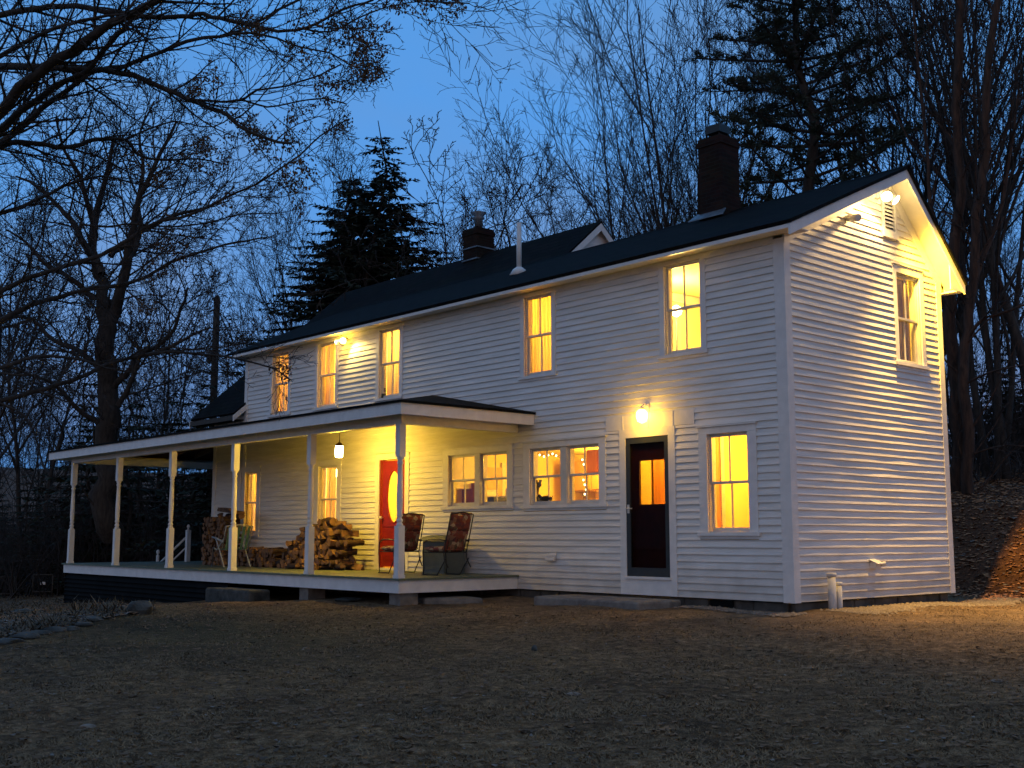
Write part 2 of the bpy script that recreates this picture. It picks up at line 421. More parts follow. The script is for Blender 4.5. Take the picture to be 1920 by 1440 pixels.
# ---------------------------------------------------------------- mesh helpers
class MB:
    """collects shapes and links them as one mesh object"""
    def __init__(s):
        s.v = []; s.f = []; s.mi = []; s.sm = []

    def face(s, vs, mi=0, sm=False):
        n = len(s.v); s.v.extend(vs); s.f.append(tuple(range(n, n + len(vs)))); s.mi.append(mi); s.sm.append(sm)

    def box(s, a, b, mi=0):
        x0, x1 = sorted((a[0], b[0])); y0, y1 = sorted((a[1], b[1])); z0, z1 = sorted((a[2], b[2]))
        n = len(s.v)
        s.v += [(x0, y0, z0), (x1, y0, z0), (x1, y1, z0), (x0, y1, z0), (x0, y0, z1), (x1, y0, z1), (x1, y1, z1), (x0, y1, z1)]
        for q in ((0, 3, 2, 1), (4, 5, 6, 7), (0, 1, 5, 4), (1, 2, 6, 5), (2, 3, 7, 6), (3, 0, 4, 7)):
            s.f.append(tuple(n + i for i in q)); s.mi.append(mi); s.sm.append(False)
        return s

    def prism(s, poly, off, mi=0):
        """poly: list of 3D points (planar), extruded by off"""
        n = len(s.v); k = len(poly); off = Vector(off)
        s.v += [tuple(p) for p in poly] + [tuple(Vector(p) + off) for p in poly]
        s.f.append(tuple(n + i for i in range(k))[::-1]); s.f.append(tuple(n + k + i for i in range(k)))
        s.mi += [mi, mi]; s.sm += [False, False]
        for i in range(k):
            j = (i + 1) % k
            s.f.append((n + i, n + j, n + k + j, n + k + i)); s.mi.append(mi); s.sm.append(False)
        return s

    def tube(s, pts, r, k=8, mi=0, cap=True, sm=True):
        pts = [Vector(p) for p in pts]
        if not isinstance(r, (list, tuple)): r = [r] * len(pts)
        n = len(s.v)
        for i, p in enumerate(pts):
            d = (pts[min(i + 1, len(pts) - 1)] - pts[max(i - 1, 0)]).normalized()
            ref = Vector((0, 0, 1)) if abs(d.z) < .9 else Vector((1, 0, 0))
            u = d.cross(ref).normalized(); v = d.cross(u)
            for j in range(k):
                a = 2 * math.pi * j / k
                s.v.append(tuple(p + (u * math.cos(a) + v * math.sin(a)) * r[i]))
        for i in range(len(pts) - 1):
            for j in range(k):
                s.f.append((n + i * k + j, n + i * k + (j + 1) % k, n + (i + 1) * k + (j + 1) % k, n + (i + 1) * k + j)); s.mi.append(mi); s.sm.append(sm)
        if cap:
            s.f.append(tuple(n + j for j in range(k))[::-1]); s.mi.append(mi); s.sm.append(False)
            m = n + (len(pts) - 1) * k
            s.f.append(tuple(m + j for j in range(k))); s.mi.append(mi); s.sm.append(False)
        return s

    def lathe(s, prof, c=(0, 0, 0), k=16, mi=0, sm=True):
        return s.tube([(c[0], c[1], c[2] + z) for r, z in prof], [max(r, .0005) for r, z in prof], k, mi, True, sm)

    def build(s, name, m, parent=None, loc=None, bevel=0):
        me = bpy.data.meshes.new(name)
        me.from_pydata([tuple(p) for p in s.v], [], s.f)
        ms = m if isinstance(m, (list, tuple)) else [m]
        for x in ms: me.materials.append(M[x] if isinstance(x, str) else x)
        me.polygons.foreach_set('material_index', s.mi)
        me.polygons.foreach_set('use_smooth', s.sm)
        me.update()
        o = bpy.data.objects.new(name, me)
        COL.objects.link(o)
        if parent: o.parent = parent
        if loc: o.location = loc
        if bevel:
            bv = o.modifiers.new('bevel', 'BEVEL'); bv.width = bevel; bv.segments = 2; bv.limit_method = 'ANGLE'
        return o


def tag(o, label=None, cat=None, group=None, kind=None):
    if label: o['label'] = label
    if cat: o['category'] = cat
    if group: o['group'] = group
    if kind: o['kind'] = kind
    return o


def empty(name, loc=(0, 0, 0), rz=0, **k):
    o = bpy.data.objects.new(name, None)
    o.location = loc; o.rotation_euler = (0, 0, rz); o.empty_display_size = .2
    COL.objects.link(o)
    return tag(o, **k)


def np_mesh(name, V, F, m, parent=None, smooth=False):
    """V (n,3); F (k,3 or 4)"""
    me = bpy.data.meshes.new(name)
    V = np.asarray(V, dtype=np.float32); F = np.asarray(F, dtype=np.int32)
    me.vertices.add(len(V)); me.vertices.foreach_set('co', V.ravel())
    me.loops.add(F.size); me.loops.foreach_set('vertex_index', F.ravel())
    me.polygons.add(len(F))
    me.polygons.foreach_set('loop_start', np.arange(0, F.size, F.shape[1], dtype=np.int32))
    me.polygons.foreach_set('loop_total', np.full(len(F), F.shape[1], dtype=np.int32))
    if smooth: me.polygons.foreach_set('use_smooth', np.ones(len(F), dtype=bool))
    me.materials.append(M[m])
    me.update(calc_edges=True)
    me.validate()
    o = bpy.data.objects.new(name, me)
    COL.objects.link(o)
    if parent: o.parent = parent
    return o


def sstep(a, b, x):
    t = min(1, max(0, (x - a) / (b - a)))
    return t * t * (3 - 2 * t)


# ---------------------------------------------------------------- ground
def gh(x, y):
    h = -.13
    h -= min(.55, .035 * max(0, -y - .5))
    h -= .046 * min(12, max(0, -x - 7.5)) * (1 if y > -6 else max(.25, 1 + (y + 6) * .12))
    h -= .032 * min(30, max(0, -x - 19.5))
    h += .07 * max(0, -x - 38) * sstep(-8, 4, y + .35 * (-x - 38))
    t = y - 5.5 + .16 * max(-6, min(6, -x - 2)) + .5 * math.sin(x * .7)
    s = sstep(-17, -8, x)
    if t > 0 and s > 0:
        h += s * (.36 * min(t, 4.5) * sstep(0, 1.5, t) + .13 * max(0, t - 4.5))
    # raised garden bed at the left
    gx, gy = x + 6.6, y + 6.6
    h += .16 * math.exp(-((gx * .66 - gy * .75) / 3.4) ** 2 - ((gx * .75 + gy * .66) / 1.6) ** 2)
    h += .02 * math.sin(x * 1.3 + 1) * math.sin(y * 1.1) + .012 * math.sin(x * 3.1 + y * 2.3)
    return h


def build_ground():
    def axis(lo, hi, f0, f1, step):
        a = list(np.arange(f0, f1 + 1e-6, step))
        d = step; x = f0
        while x > lo:
            d *= 1.12; x -= d; a.insert(0, x)
        d = step; x = f1
        while x < hi:
            d *= 1.12; x += d; a.append(x)
        return a
    xs = axis(-420, 420, -24, 12, .3); ys = axis(-160, 460, -12, 14, .3)
    r = random.Random(3)
    V = []; Z = []
    for y in ys:
        for x in xs:
            j = r.uniform(-.012, .012) if (-24 < x < 12 and -14 < y < 14) else 0
            V.append((x, y, gh(x, y) + j))
            # zones: dirt, green, leaves
            dirt = max(sstep(-3.2, -.8, y) * (1 if -7 < x < 1 else sstep(-11, -7, x)) * .55, sstep(.3, 3.5, x + .35 * min(y, 3)) * sstep(-2.6, .8, y - .1 * x))
            dirt *= 1 - sstep(4.6, 6.2, y + .15 * -x)
            green = math.exp(-((x + 4.2) / 4.5) ** 2 - ((y + 6.2) / 2.4) ** 2) * .9
            leaf = sstep(4.9, 5.9, y + .12 * -x + .35 * math.sin(x * 1.9)) * sstep(-18, -10, x)
            leaf = max(leaf, .35 * sstep(-18, -22, x), sstep(10, 20, y))
            Z.append((min(1, dirt), green, leaf, 1))
    nx = len(xs); F = []
    for j in range(len(ys) - 1):
        for i in range(nx - 1):
            a = j * nx + i
            F.append((a, a + 1, a + nx + 1, a + nx))
    o = np_mesh('ground', V, F, 'ground', smooth=True)
    ca = o.data.color_attributes.new('zones', 'FLOAT_COLOR', 'POINT')
    ca.data.foreach_set('color', np.array(Z, dtype=np.float32).ravel())
    tag(o, kind='structure')


build_ground()

# ---------------------------------------------------------------- the farmhouse
HOUSE = empty('farmhouse', (0, 0, 0), label='white clapboard two storey farmhouse with lit windows, dark roof and long front porch', cat='house')


def P(plane, u, z, d):
    """front wall: u = x, facing -y;  gable wall: u = y, facing +x"""
    return (u, -d, z) if plane == 'front' else (d, u, z)


def pbox(mb, plane, u0, u1, z0, z1, d0, d1, mi=0):
    return mb.box(P(plane, u0, z0, d0), P(plane, u1, z1, d1), mi)


EXP = .1016


def SPL(mb, name, m='trim'):
    # every 8-vertex box or prism becomes a part of its own
    for i in range(0, len(mb.v), 8):
        q = MB(); q.v = mb.v[i:i + 8]
        q.f = [tuple(k - i for k in f) for f in mb.f if i <= min(f) and max(f) < i + 8]
        q.mi = [0] * len(q.f); q.sm = [False] * len(q.f)
        q.build(name, m, HOUSE)


def siding(plane, u0, u1, z0, z1, holes, seed, ulim=None):
    r = random.Random(seed)
    mb = MB()
    k = 0; z = z0
    G = .55
    while z < z1 - .01:
        zt = min(z + EXP, z1)
        jit = {}

        def off(u, zz, z=z, zt=zt, jit=jit, k=k):
            i = math.floor((u + 100) / G); f = (u + 100) / G - i
            for q in (i, i + 1):
                if q not in jit: jit[q] = r.gauss(0, .0017)
            a = jit[i] * (1 - f) + jit[i + 1] * f
            t = (zz - z) / EXP
            return (.023 + a) * (1 - t) + .002 * t
        brk = sorted({z, zt, *[h[i] for h in holes for i in (2, 3) if z + .003 < h[i] < zt - .003]})
        for za, zc in zip(brk[:-1], brk[1:]):
            zm = (za + zc) / 2
            lo, hi = (u0, u1) if ulim is None else ulim(zm, u0, u1)
            ivs = [(lo, hi)]
            for h in holes:
                if h[2] < zc - .001 and h[3] > za + .001:
                    n = []
                    for a, b in ivs:
                        if h[1] <= a or h[0] >= b: n.append((a, b))
                        else:
                            if h[0] > a: n.append((a, h[0]))
                            if h[1] < b: n.append((h[1], b))
                    ivs = n
            for a, b in ivs:
                if b - a < .01: continue
                us = [a] + [g * G - 100 for g in range(math.ceil((a + 100) / G), math.floor((b + 100) / G) + 1) if a + .01 < g * G - 100 < b - .01] + [b]
                for p, q in zip(us[:-1], us[1:]):
                    A, B = P(plane, p, za, off(p, za)), P(plane, q, za, off(q, za))
                    C, D = P(plane, q, zc, off(q, zc)), P(plane, p, zc, off(p, zc))
                    mb.face([A, B, C, D])
                    if za == z:
                        mb.face([P(plane, p, za, .0), P(plane, q, za, .0), B, A])
        z += EXP; k += 1
    return mb


# openings: (x0, x1, z0, z1)
UP = [(-2.126, -1.444), (-5.248, -4.58), (-9.506, -8.822), (-11.74, -11.06), (-13.61, -12.93)]
WZ0, WZ1 = 3.54, 4.90
CAS = .10
holes_f = []          # everything the siding stops at, outer edge of the trim
open_f = []           # clear openings through the wall
for a, b in UP:
    open_f.append((a, b, WZ0, WZ1)); holes_f.append((a - CAS, b + CAS, WZ0 - .07, 5.0))
LOW = [('pair', -7.29, -5.69, 1.39, 2.31), ('pair', -5.12, -3.52, 1.37, 2.31), ('one', -1.38, -.67, .92, 2.31), ('one', -11.62, -10.92, .92, 2.31), ('one', -14.9, -14.18, .92, 2.31)]
for k, a, b, c, d in LOW:
    open_f.append((a, b, c, d)); holes_f.append((a - .15, b + .15, c - .1, d + .12))
DOOR = (-2.95, -2.10, .27, 2.35); RDOOR = (-9.43, -8.60, .27, 2.33)
open_f += [DOOR, RDOOR]
holes_f += [(-3.08, -1.97, 0, 2.48), (-9.56, -8.47, .2, 2.46), (-3.36, -1.60, 2.48, 2.70)]

fw = siding('front', -14.85 + .13, -.15, 0, 4.93, holes_f, 1)
fw.build('front_clapboard_wall', 'siding', HOUSE)
# lower wing wall, left of the two storey front
siding('front', -16.26 + .12, -14.85 + .13, 0, 3.62, [], 2).build('wing_clapboard_wall', 'siding', HOUSE)
# gable
GW = 4.25; RY, RZ = 2.78, 6.34      # ridge (underside)
GWIN = (2.92, 3.62, 3.50, 4.90)
gable_holes = [(GWIN[0] - CAS, GWIN[1] + CAS, GWIN[2] - .08, GWIN[3] + .12), (2.58, 2.97, 5.50, 6.02)]


def glim(z, a, b):
    lo, hi = a, b
    if z > 4.86:
        lo = max(a, (z - 4.93) / .448 - .12); hi = min(b, RY + (RZ - .02 - z) / .945 + .04)
    return lo, max(lo, hi)


siding('gable', .12, GW - .12, 0, 6.3, gable_holes, 5, glim).build('gable_clapboard_wall', 'siding', HOUSE)
# plain sheathing behind the clapboards of the sides nobody sees
mb = MB()
mb.box((-14.85, .14, 0), (-14.83, GW, 5.0)); mb.box((-14.85, GW - .02, 0), (0, GW, 4.95))
mb.box((-16.26, .1, -.6), (-16.24, 8, 3.9)); mb.box((-16.26, 8, -.6), (-7.4, 8.02, 3.9)); mb.box((-7.39, GW, -.3), (-7.37, 8, 4.0))
mb.build('rear_wall', 'siding', HOUSE)

# corner boards and water table
mb = MB()
for (x0, x1, z1) in ((-.15, 0, 4.93), (-14.85, -14.72, 4.93)):
    mb.box((x0, -.026, -.01), (x1, .0, z1))
mb.box((-.001, -.026, -.01), (.026, .12, 4.93)); mb.box((0, GW - .12, -.01), (.026, GW + .026, 4.9)); mb.box((-.12, GW, 0), (-.001, GW + .026, 4.9))
mb.box((-16.26, -.026, -.01), (-16.14, 0, 3.62)); mb.box((-16.286, -.026, -.01), (-16.262, .1, 3.62))
SPL(mb, 'corner_board')
mb = MB()
mb.box((-14.85, -.03, 4.80), (.026, -.001, 4.965)) if False else None
for a, b in zip([-14.72] + [q[1] + CAS for q in sorted(UP)], [q[0] - CAS for q in sorted(UP)] + [-.15]):
    mb.box((a + .001, -.024, 4.90), (b - .001, .0, 4.975))
SPL(mb, 'frieze_board')

# foundation
mb = MB()
rr = random.Random(8)


def stones(plane, u0, u1, zlo, ztop):
    u = u0
    while u < u1:
        wd = rr.uniform(.35, .9); e = min(u + wd, u1)
        pbox(mb, plane, u + .008, e - .008, zlo, ztop - .004, -.30, -.045 + rr.uniform(-.03, .02)); u = e


stones('front', -5.4, -.02, -.5, -.012); stones('gable', .08, GW - .05, -.5, -.012); stones('front', -16.2, -5.42, -1.2, -.012)
mb.build('foundation', 'stone', HOUSE, bevel=.02)
mb = MB(); mb.box((-1.42, .028, -.12), (-1.02, .04, -.02))
for i in range(4): mb.box((-1.40, .018, -.112 + i * .025), (-1.04, .026, -.10 + i * .025))
mb.build('basement_vent', 'skirt', HOUSE)

# ---- roofs
EY, EZ = -.35, 5.06         # front eave, top of roof
XL, XR = -15.15, .36
RZT = 6.47


def roof_slab(x0, x1, y0, z0, y1, z1, th=.045):
    """shingled sheet from eave (y0,z0) to ridge (y1,z1)"""
    mb = MB()
    n = Vector((0, -(z1 - z0), (y1 - y0))).normalized()
    if n.z < 0: n = -n
    q = [(x0, y0, z0), (x1, y0, z0), (x1, y1, z1), (x0, y1, z1)]
    lo = [tuple(Vector(p) - n * th) for p in q]
    mb.prism(lo, n * th)
    return mb


rf = roof_slab(XL - .03, XR + .03, EY - .03, EZ - .012, RY, RZT)
R2 = roof_slab(XL - .03, XR + .03, 4.47, 4.885, RY + .001, RZT - .001)
n0 = len(rf.v); rf.v += R2.v; rf.f += [tuple(i + n0 for i in f) for f in R2.f]; rf.mi += R2.mi; rf.sm += R2.sm
ROOF = rf.build('main_roof', 'shingle', HOUSE)
mb = MB()   # ridge cap
mb.prism([(XL - .035, RY - .13, RZT - .052), (XL - .035, RY, RZT + .014), (XL - .035, RY + .1, RZT - .085), (XL - .035, RY, RZT - .01)], (XR - XL + .07, 0, 0))
mb.build('ridge_cap', 'shingle', ROOF)
# eave box: fascia and soffit along the front
mb = MB(); mb.box((XL, EY, 4.945), (XR - .03, EY + .025, EZ - .062)); mb.build('eave_fascia', 'trim', HOUSE)
mb = MB(); mb.box((XL, EY + .026, 4.977), (XR - .03, .12, 4.99)); mb.build('eave_soffit', 'soffit', HOUSE)


def rake(x0, x1, y0, z0, y1, z1, hgt, th0=.05):
    """board hung under the roof line between two points of the slope"""
    mb = MB()
    mb.prism([(x0, y0, z0 - th0), (x0, y1, z1 - th0), (x0, y1, z1 - th0 - hgt), (x0, y0, z0 - th0 - hgt)], (x1 - x0, 0, 0))
    return mb


a = rake(XR - .028, XR, EY, EZ - .01, RY, RZT, .15); b = rake(XR - .029, XR - .001, 4.44, 4.91, RY, RZT, .15)
for m2 in (b,):
    n0 = len(a.v); a.v += m2.v; a.f += [tuple(i + n0 for i in f) for f in m2.f]; a.mi += m2.mi; a.sm += m2.sm
SPL(a, 'rake_board')
# rake soffits (undersides)
mb = MB()
mb.prism([(.03, EY + .03, EZ - .085), (.03, RY, RZT - .10), (.03, RY, RZT - .115), (.03, EY + .03, EZ - .10)], (XR - .06, 0, 0))
mb.prism([(.03, 4.42, 4.93 - .10), (.03, RY + .001, RZT - .10), (.03, RY + .001, RZT - .116), (.03, 4.42, 4.93 - .118)], (XR - .06, 0, 0))
mb.build('rake_soffit', 'soffit', HOUSE)
# rear eave return at the corner
mb = MB()
mb.box((-.5, GW + .03, 4.74), (XR - .031, 4.43, 4.76)); mb.box((-.5, 4.431, 4.742), (XR - .032, 4.455, 4.87))
mb.prism([(XR - .03, GW - .22, 4.739), (XR - .03, 4.45, 4.739), (XR - .03, 4.45, 4.87), (XR - .03, GW - .22, 5.17)], (-.02, 0, 0))
mb.build('eave_return', 'trim', HOUSE)
# frieze boards on the gable
a = rake(.002, .036, -.02, 4.93 + .10, RY, 6.35, .17, .02); b = rake(.003, .035, GW + .03, 4.99, RY + .0, 6.352, .20, .02)
n0 = len(a.v); a.v += b.v; a.f += [tuple(i + n0 for i in f) for f in b.f]; a.mi += b.mi; a.sm += b.sm
SPL(a, 'gable_frieze_board')
# gable louvre
mb = MB()
pbox(mb, 'gable', 2.58, 2.625, 5.50, 6.02, 0, .045); pbox(mb, 'gable', 2.925, 2.97, 5.50, 6.02, 0, .045); pbox(mb, 'gable', 2.56, 2.99, 5.40, 5.50, 0, .06)
pbox(mb, 'gable', 2.626, 2.924, 5.99, 6.02, 0, .04)
for i in range(8):
    z = 5.51 + i * .06
    mb.prism([(.0, 2.626, z + .05), (.038, 2.626, z), (.038, 2.626, z + .008), (.0, 2.626, z + .058)], (0, .298, 0))
mb.build('gable_louvre', 'trim', HOUSE)

# the older block behind: ridge at y 4, gable end facing right
mb = roof_slab(-16.95, -7.25, -.33, 3.665, 4.0, 7.42)
b = roof_slab(-16.95, -7.25, 8.33, 3.665, 4.001, 7.419)
# cut: only what lies behind the two storey front stays
q = MB()


def cape(x0, x1, y0, z0, y1, z1):
    s = roof_slab(x0, x1, y0, z0, y1, z1)
    n0 = len(q.v); q.v += s.v; q.f += [tuple(i + n0 for i in f) for f in s.f]; q.mi += s.mi; q.sm += s.sm


sl = (7.42 - 3.665) / 4.33
cape(-16.95, -14.86, -.33, 3.665, 4.0, 7.42)
cape(-14.859, -7.25, 2.35, 3.665 + sl * 2.68, 4.0, 7.42)
cape(-16.95, -7.25, 8.33, 3.665, 4.001, 7.419)
cape(-14.859, -14.78, -.33, 3.665, -.03, 3.665 + sl * .30)
CAPE = q.build('rear_roof', 'shingle', HOUSE)
mb = MB()
mb.prism([(-7.37, 2.5, 5.7), (-7.37, 4.0, 7.33), (-7.37, 6.5, 5.2), (-7.37, 6.5, 4.3), (-7.37, 2.5, 4.3)], (-.1, 0, 0))
mb.build('rear_gable_wall', 'siding', HOUSE)
a = rake(-7.27, -7.245, 2.4, 3.665 + sl * 2.73, 4.0, 7.42, .16); b = rake(-7.271, -7.246, 8.3, 3.69, 4.0, 7.42, .16)
n0 = len(a.v); a.v += b.v; a.f += [tuple(i + n0 for i in f) for f in b.f]; a.mi += b.mi; a.sm += b.sm
b = rake(-14.775, -14.745, -.35, 3.65, 0, 3.95, .13); n0 = len(a.v); a.v += b.v; a.f += [tuple(i + n0 for i in f) for f in b.f]; a.mi += b.mi; a.sm += b.sm
b = rake(-16.98, -16.95, -.33, 3.665, 4.0, 7.42, .16); n0 = len(a.v); a.v += b.v; a.f += [tuple(i + n0 for i in f) for f in b.f]; a.mi += b.mi; a.sm += b.sm
mb = MB(); mb.box((-16.95, -.33, 3.50), (-14.78, -.305, 3.61)); mb.box((-16.95, -.304, 3.52), (-14.88, 0, 3.535)); mb.build('wing_eave_board', 'pole', HOUSE)
SPL(a, 'rear_rake_board')
# left end of the two storey block above the rear roof
mb = MB(); mb.prism([(-14.86, 0, 3.6), (-14.86, GW, 3.6), (-14.86, GW, 4.95), (-14.86, RY, 6.36), (-14.86, 0, 4.98)], (.03, 0, 0)); mb.build('left_gable_wall', 'siding', HOUSE)


# ---- chimneys
def chimney(name, x, y, s, z0, z1, kind):
    mb = MB()
    h = s / 2
    mb.box((x - h, y - h, z0), (x + h, y + h, z1 - .16)); mb.box((x - h - .018, y - h - .018, z1 - .16), (x + h + .018, y + h + .018, z1 - .06)); mb.box((x - h, y - h, z1 - .06), (x + h, y + h, z1))
    c = mb.build(name, 'brick', ROOF)
    f = MB()
    if kind == 0:
        for dx in (-1, 1):
            for dy in (-1, 1): f.tube([(x + dx * .11, y + dy * .11, z1), (x + dx * .11, y + dy * .11, z1 + .10)], .012, 5)
        f.lathe([(.10, z1), (.10, z1 + .05)], (x, y, 0), 12)
        f.box((x - .15, y - .15, z1 + .10), (x + .15, y + .15, z1 + .24))
        f.build('chimney_cap', 'metal_dark', c)
        g = MB()
        g.prism([(x - h - .12, y - h - .16, z0 - .02), (x + h + .14, y - h - .16, z0 - .02), (x + h + .06, y - h + .02, z0 + .12), (x - h - .06, y - h + .02, z0 + .12)], (0, 0, .02))
    else:
        f.lathe([(.10, z1), (.10, z1 + .25), (.15, z1 + .30), (.10, z1 + .33), (.19, z1 + .42), (.04, z1 + .47)], (x, y, 0), 12)
        f.build('flue_cap', 'flue', c)
        g = MB()
        for q in (0, 1): g.box((x - h - .025, y - h - .025, z0 + .12 + q * .28), (x + h + .025, y + h + .025, z0 + .15 + q * .28))
    g.build('flashing', 'flue', c)


chimney('brick_chimney', -3.12, 2.66, .50, 6.30, 7.77, 0)
chimney('old_brick_chimney', -11.30, 4.05, .52, 7.15, 8.04, 1)
mb = MB(); mb.lathe([(.05, 5.85), (.05, 6.85)], (-7.0, 1.45, 0), 12); mb.lathe([(.20, 5.80), (.12, 5.93), (.055, 5.98)], (-7.0, 1.45, 0), 14)
mb.build('vent_pipe', 'metal_white', ROOF)


# ---- windows
def sash_set(name, plane, u0, u1, z0, z1, d=-.03, mull=False):
    """double hung: upper sash outside, lower sash inside, each split once by an upright bar"""
    f = MB(); g = MB()
    cells = [(u0, u1)]
    if mull:
        m_ = (u0 + u1) / 2; cells = [(u0, m_ - .07), (m_ + .07, u1)]
        pbox(f, plane, m_ - .069, m_ + .069, z0, z1, -.12, .010)
    for a, b in cells:
        zm = (z0 + z1) / 2
        for (lo, hi, dd) in ((zm - .015, z1 - .012, d), (z0 + .012, zm + .018, d - .036)):
            t = .034; th = .03
            pbox(f, plane, a + .012, a + .012 + t, lo, hi, dd - th, dd); pbox(f, plane, b - .012 - t, b - .012, lo, hi, dd - th, dd)
            pbox(f, plane, a + .0125 + t, b - .0125 - t, hi - t, hi - .001, dd - th + .001, dd - .001)
            bt = .055 if lo < zm - .1 else t
            pbox(f, plane, a + .0125 + t, b - .0125 - t, lo + .001, lo + bt, dd - th + .001, dd - .001)
            c = (a + b) / 2
            pbox(f, plane, c - .010, c + .010, lo + bt + .001, hi - t - .001, dd - th + .004, dd - .004)
            pbox(g, plane, a + .0465, b - .0465, lo + bt, hi - t, dd - .017, dd - .014)
        # jambs through the wall
        pbox(f, plane, a - .001, a + .0115, z0, z1, -.16, -.004); pbox(f, plane, b - .0115, b + .001, z0, z1, -.16, -.004)
        pbox(f, plane, a + .012, b - .012, z1 - .0115, z1 + .001, -.16, -.004); pbox(f, plane, a + .012, b - .012, z0 - .001, z0 + .0115, -.16, -.004)
    o = f.build(name, 'sash', HOUSE)
    g.build('window_pane', 'glass', o)
    return o


def casing(o, plane, u0, u1, z0, z1, wd, head, sill=.05, cap=True):
    c = MB()
    pbox(c, plane, u0 - wd, u0 - .001, z0, z1, 0, .026); pbox(c, plane, u1 + .001, u1 + wd, z0, z1, 0, .026)
    pbox(c, plane, u0 - wd, u1 + wd, z1 + .001, z1 + head, 0, .0265)
    if cap: pbox(c, plane, u0 - wd - .02, u1 + wd + .02, z1 + head + .001, z1 + head + .02, 0, .05)
    c.build('window_casing', 'trim', o)
    s = MB(); pbox(s, plane, u0 - wd - .03, u1 + wd + .03, z0 - sill, z0 - .001, -.02, .055); pbox(s, plane, u0 - wd, u1 + wd, z0 - sill - .04, z0 - sill - .001, 0, .024)
    s.build('window_sill', 'trim', o)


for a, b in UP:
    o = sash_set('window', 'front', a, b, WZ0, WZ1)
    casing(o, 'front', a, b, WZ0, WZ1, CAS, .072, cap=False)
for k, a, b, c, d in LOW:
    o = sash_set('window', 'front', a, b, c, d, mull=(k == 'pair'))
    casing(o, 'front', a, b, c, d, .15, .10)
o = sash_set('window', 'gable', *GWIN)
casing(o, 'gable', *GWIN, CAS, .12)

# ---- side door: storm door in front of an oxblood door with a light
mb = MB()
pbox(mb, 'front', -3.08, -2.951, .0, 2.48, 0, .026); pbox(mb, 'front', -2.099, -1.97, 0, 2.48, 0, .026)
pbox(mb, 'front', -2.95, -2.10, 2.351, 2.479, 0, .0262); pbox(mb, 'front', -2.95, -2.10, 0, .235, 0, .0262); pbox(mb, 'front', -2.97, -2.08, .236, .27, -.1, .06)
pbox(mb, 'front', -3.36, -1.60, 2.481, 2.70, 0, .022)
for x in (-3.0, -2.48, -2.0): pbox(mb, 'front', x - .008, x + .008, 2.482, 2.699, .0221, .028)
DT = mb.build('door_casing', 'trim', HOUSE)
mb = MB()
pbox(mb, 'front', -2.948, -2.87, .272, 2.349, -.02, .018); pbox(mb, 'front', -2.18, -2.102, .272, 2.349, -.02, .018)
pbox(mb, 'front', -2.869, -2.181, 2.26, 2.348, -.019, .017); pbox(mb, 'front', -2.869, -2.181, .272, .40, -.019, .017)
SD = mb.build('storm_door', 'dark_frame', HOUSE)
mb = MB(); mb.tube([P('front', -2.90, 1.28, .02), P('front', -2.90, 1.28, .06), P('front', -2.80, 1.28, .062)], .01, 6); pbox(mb, 'front', -2.925, -2.885, 1.21, 1.34, .0185, .026)
mb.build('door_handle', 'metal_white', SD)
mb = MB(); pbox(mb, 'front', -2.868, -2.182, .401, 2.259, -.004, 0); mb.build('storm_glass', 'storm_glass', SD)
mb = MB()
L0, L1, LZ0, LZ1 = -2.75, -2.23, 1.34, 2.0
pbox(mb, 'front', -2.93, L0, .275, 2.345, -.10, -.06); pbox(mb, 'front', L1, -2.12, .275, 2.345, -.10, -.06)
pbox(mb, 'front', L0 + .001, L1 - .001, .275, LZ0, -.0995, -.0605); pbox(mb, 'front', L0 + .001, L1 - .001, LZ1, 2.345, -.0995, -.0605)
for z in (.36, .66, .98): pbox(mb, 'front', -2.82, -2.14, z, z + .24, -.059, -.052)
c = (L0 + L1) / 2; pbox(mb, 'front', c - .006, c + .006, LZ0 + .001, LZ1 - .001, -.08, -.068)
ID = mb.build('side_door', 'red_dark', HOUSE)
mb = MB(); pbox(mb, 'front', L0, L1, LZ0, LZ1, -.086, -.083); mb.build('door_glass', 'glass', ID)

# ---- red front door with an oval light
dx0, dx1, dz0, dz1 = RDOOR
mb = MB()
pbox(mb, 'front', dx0 - .13, dx0 - .001, .2, dz1 + .12, 0, .026); pbox(mb, 'front', dx1 + .001, dx1 + .13, .2, dz1 + .12, 0, .026); pbox(mb, 'front', dx0, dx1, dz1 + .001, dz1 + .119, 0, .0262)
pbox(mb, 'front', dx0 - .02, dx1 + .02, .2, .262, -.1, .05)
mb.build('door_casing', 'trim', HOUSE)
mb = MB()
cx, cz, ra, rb = (dx0 + dx1) / 2 + .01, 1.62, .215, .49
NN = 48


def rectpt(a):
    ca, sa = math.cos(a), math.sin(a)
    hw = (dx1 - dx0) / 2 - .03
    zt, zb = dz1 - .02 - cz, cz - (dz0 + .02)
    t = min(hw / abs(ca) if abs(ca) > 1e-6 else 9, (zt if sa > 0 else zb) / abs(sa) if abs(sa) > 1e-6 else 9)
    return ca * t, sa * t


angs = sorted([2 * math.pi * i / NN for i in range(NN)] + [math.atan2(s1 * z_, c1 * ((dx1 - dx0) / 2 - .03)) % (2 * math.pi) for s1, z_ in ((1, dz1 - .02 - cz), (-1, cz - dz0 - .02)) for c1 in (1, -1)])
for i in range(len(angs)):
    a0, a1 = angs[i], angs[(i + 1) % len(angs)]
    o0, o1 = rectpt(a0), rectpt(a1)
    e0, e1 = (ra * math.cos(a0), rb * math.sin(a0)), (ra * math.cos(a1), rb * math.sin(a1))
    mb.face([P('front', cx + e0[0], cz + e0[1], -.03), P('front', cx + e1[0], cz + e1[1], -.03), P('front', cx + o1[0], cz + o1[1], -.03), P('front', cx + o0[0], cz + o0[1], -.03)][::-1])
    mb.face([P('front', cx + e0[0], cz + e0[1], -.03), P('front', cx + e1[0], cz + e1[1], -.03), P('front', cx + e1[0], cz + e1[1], -.07), P('front', cx + e0[0], cz + e0[1], -.07)])
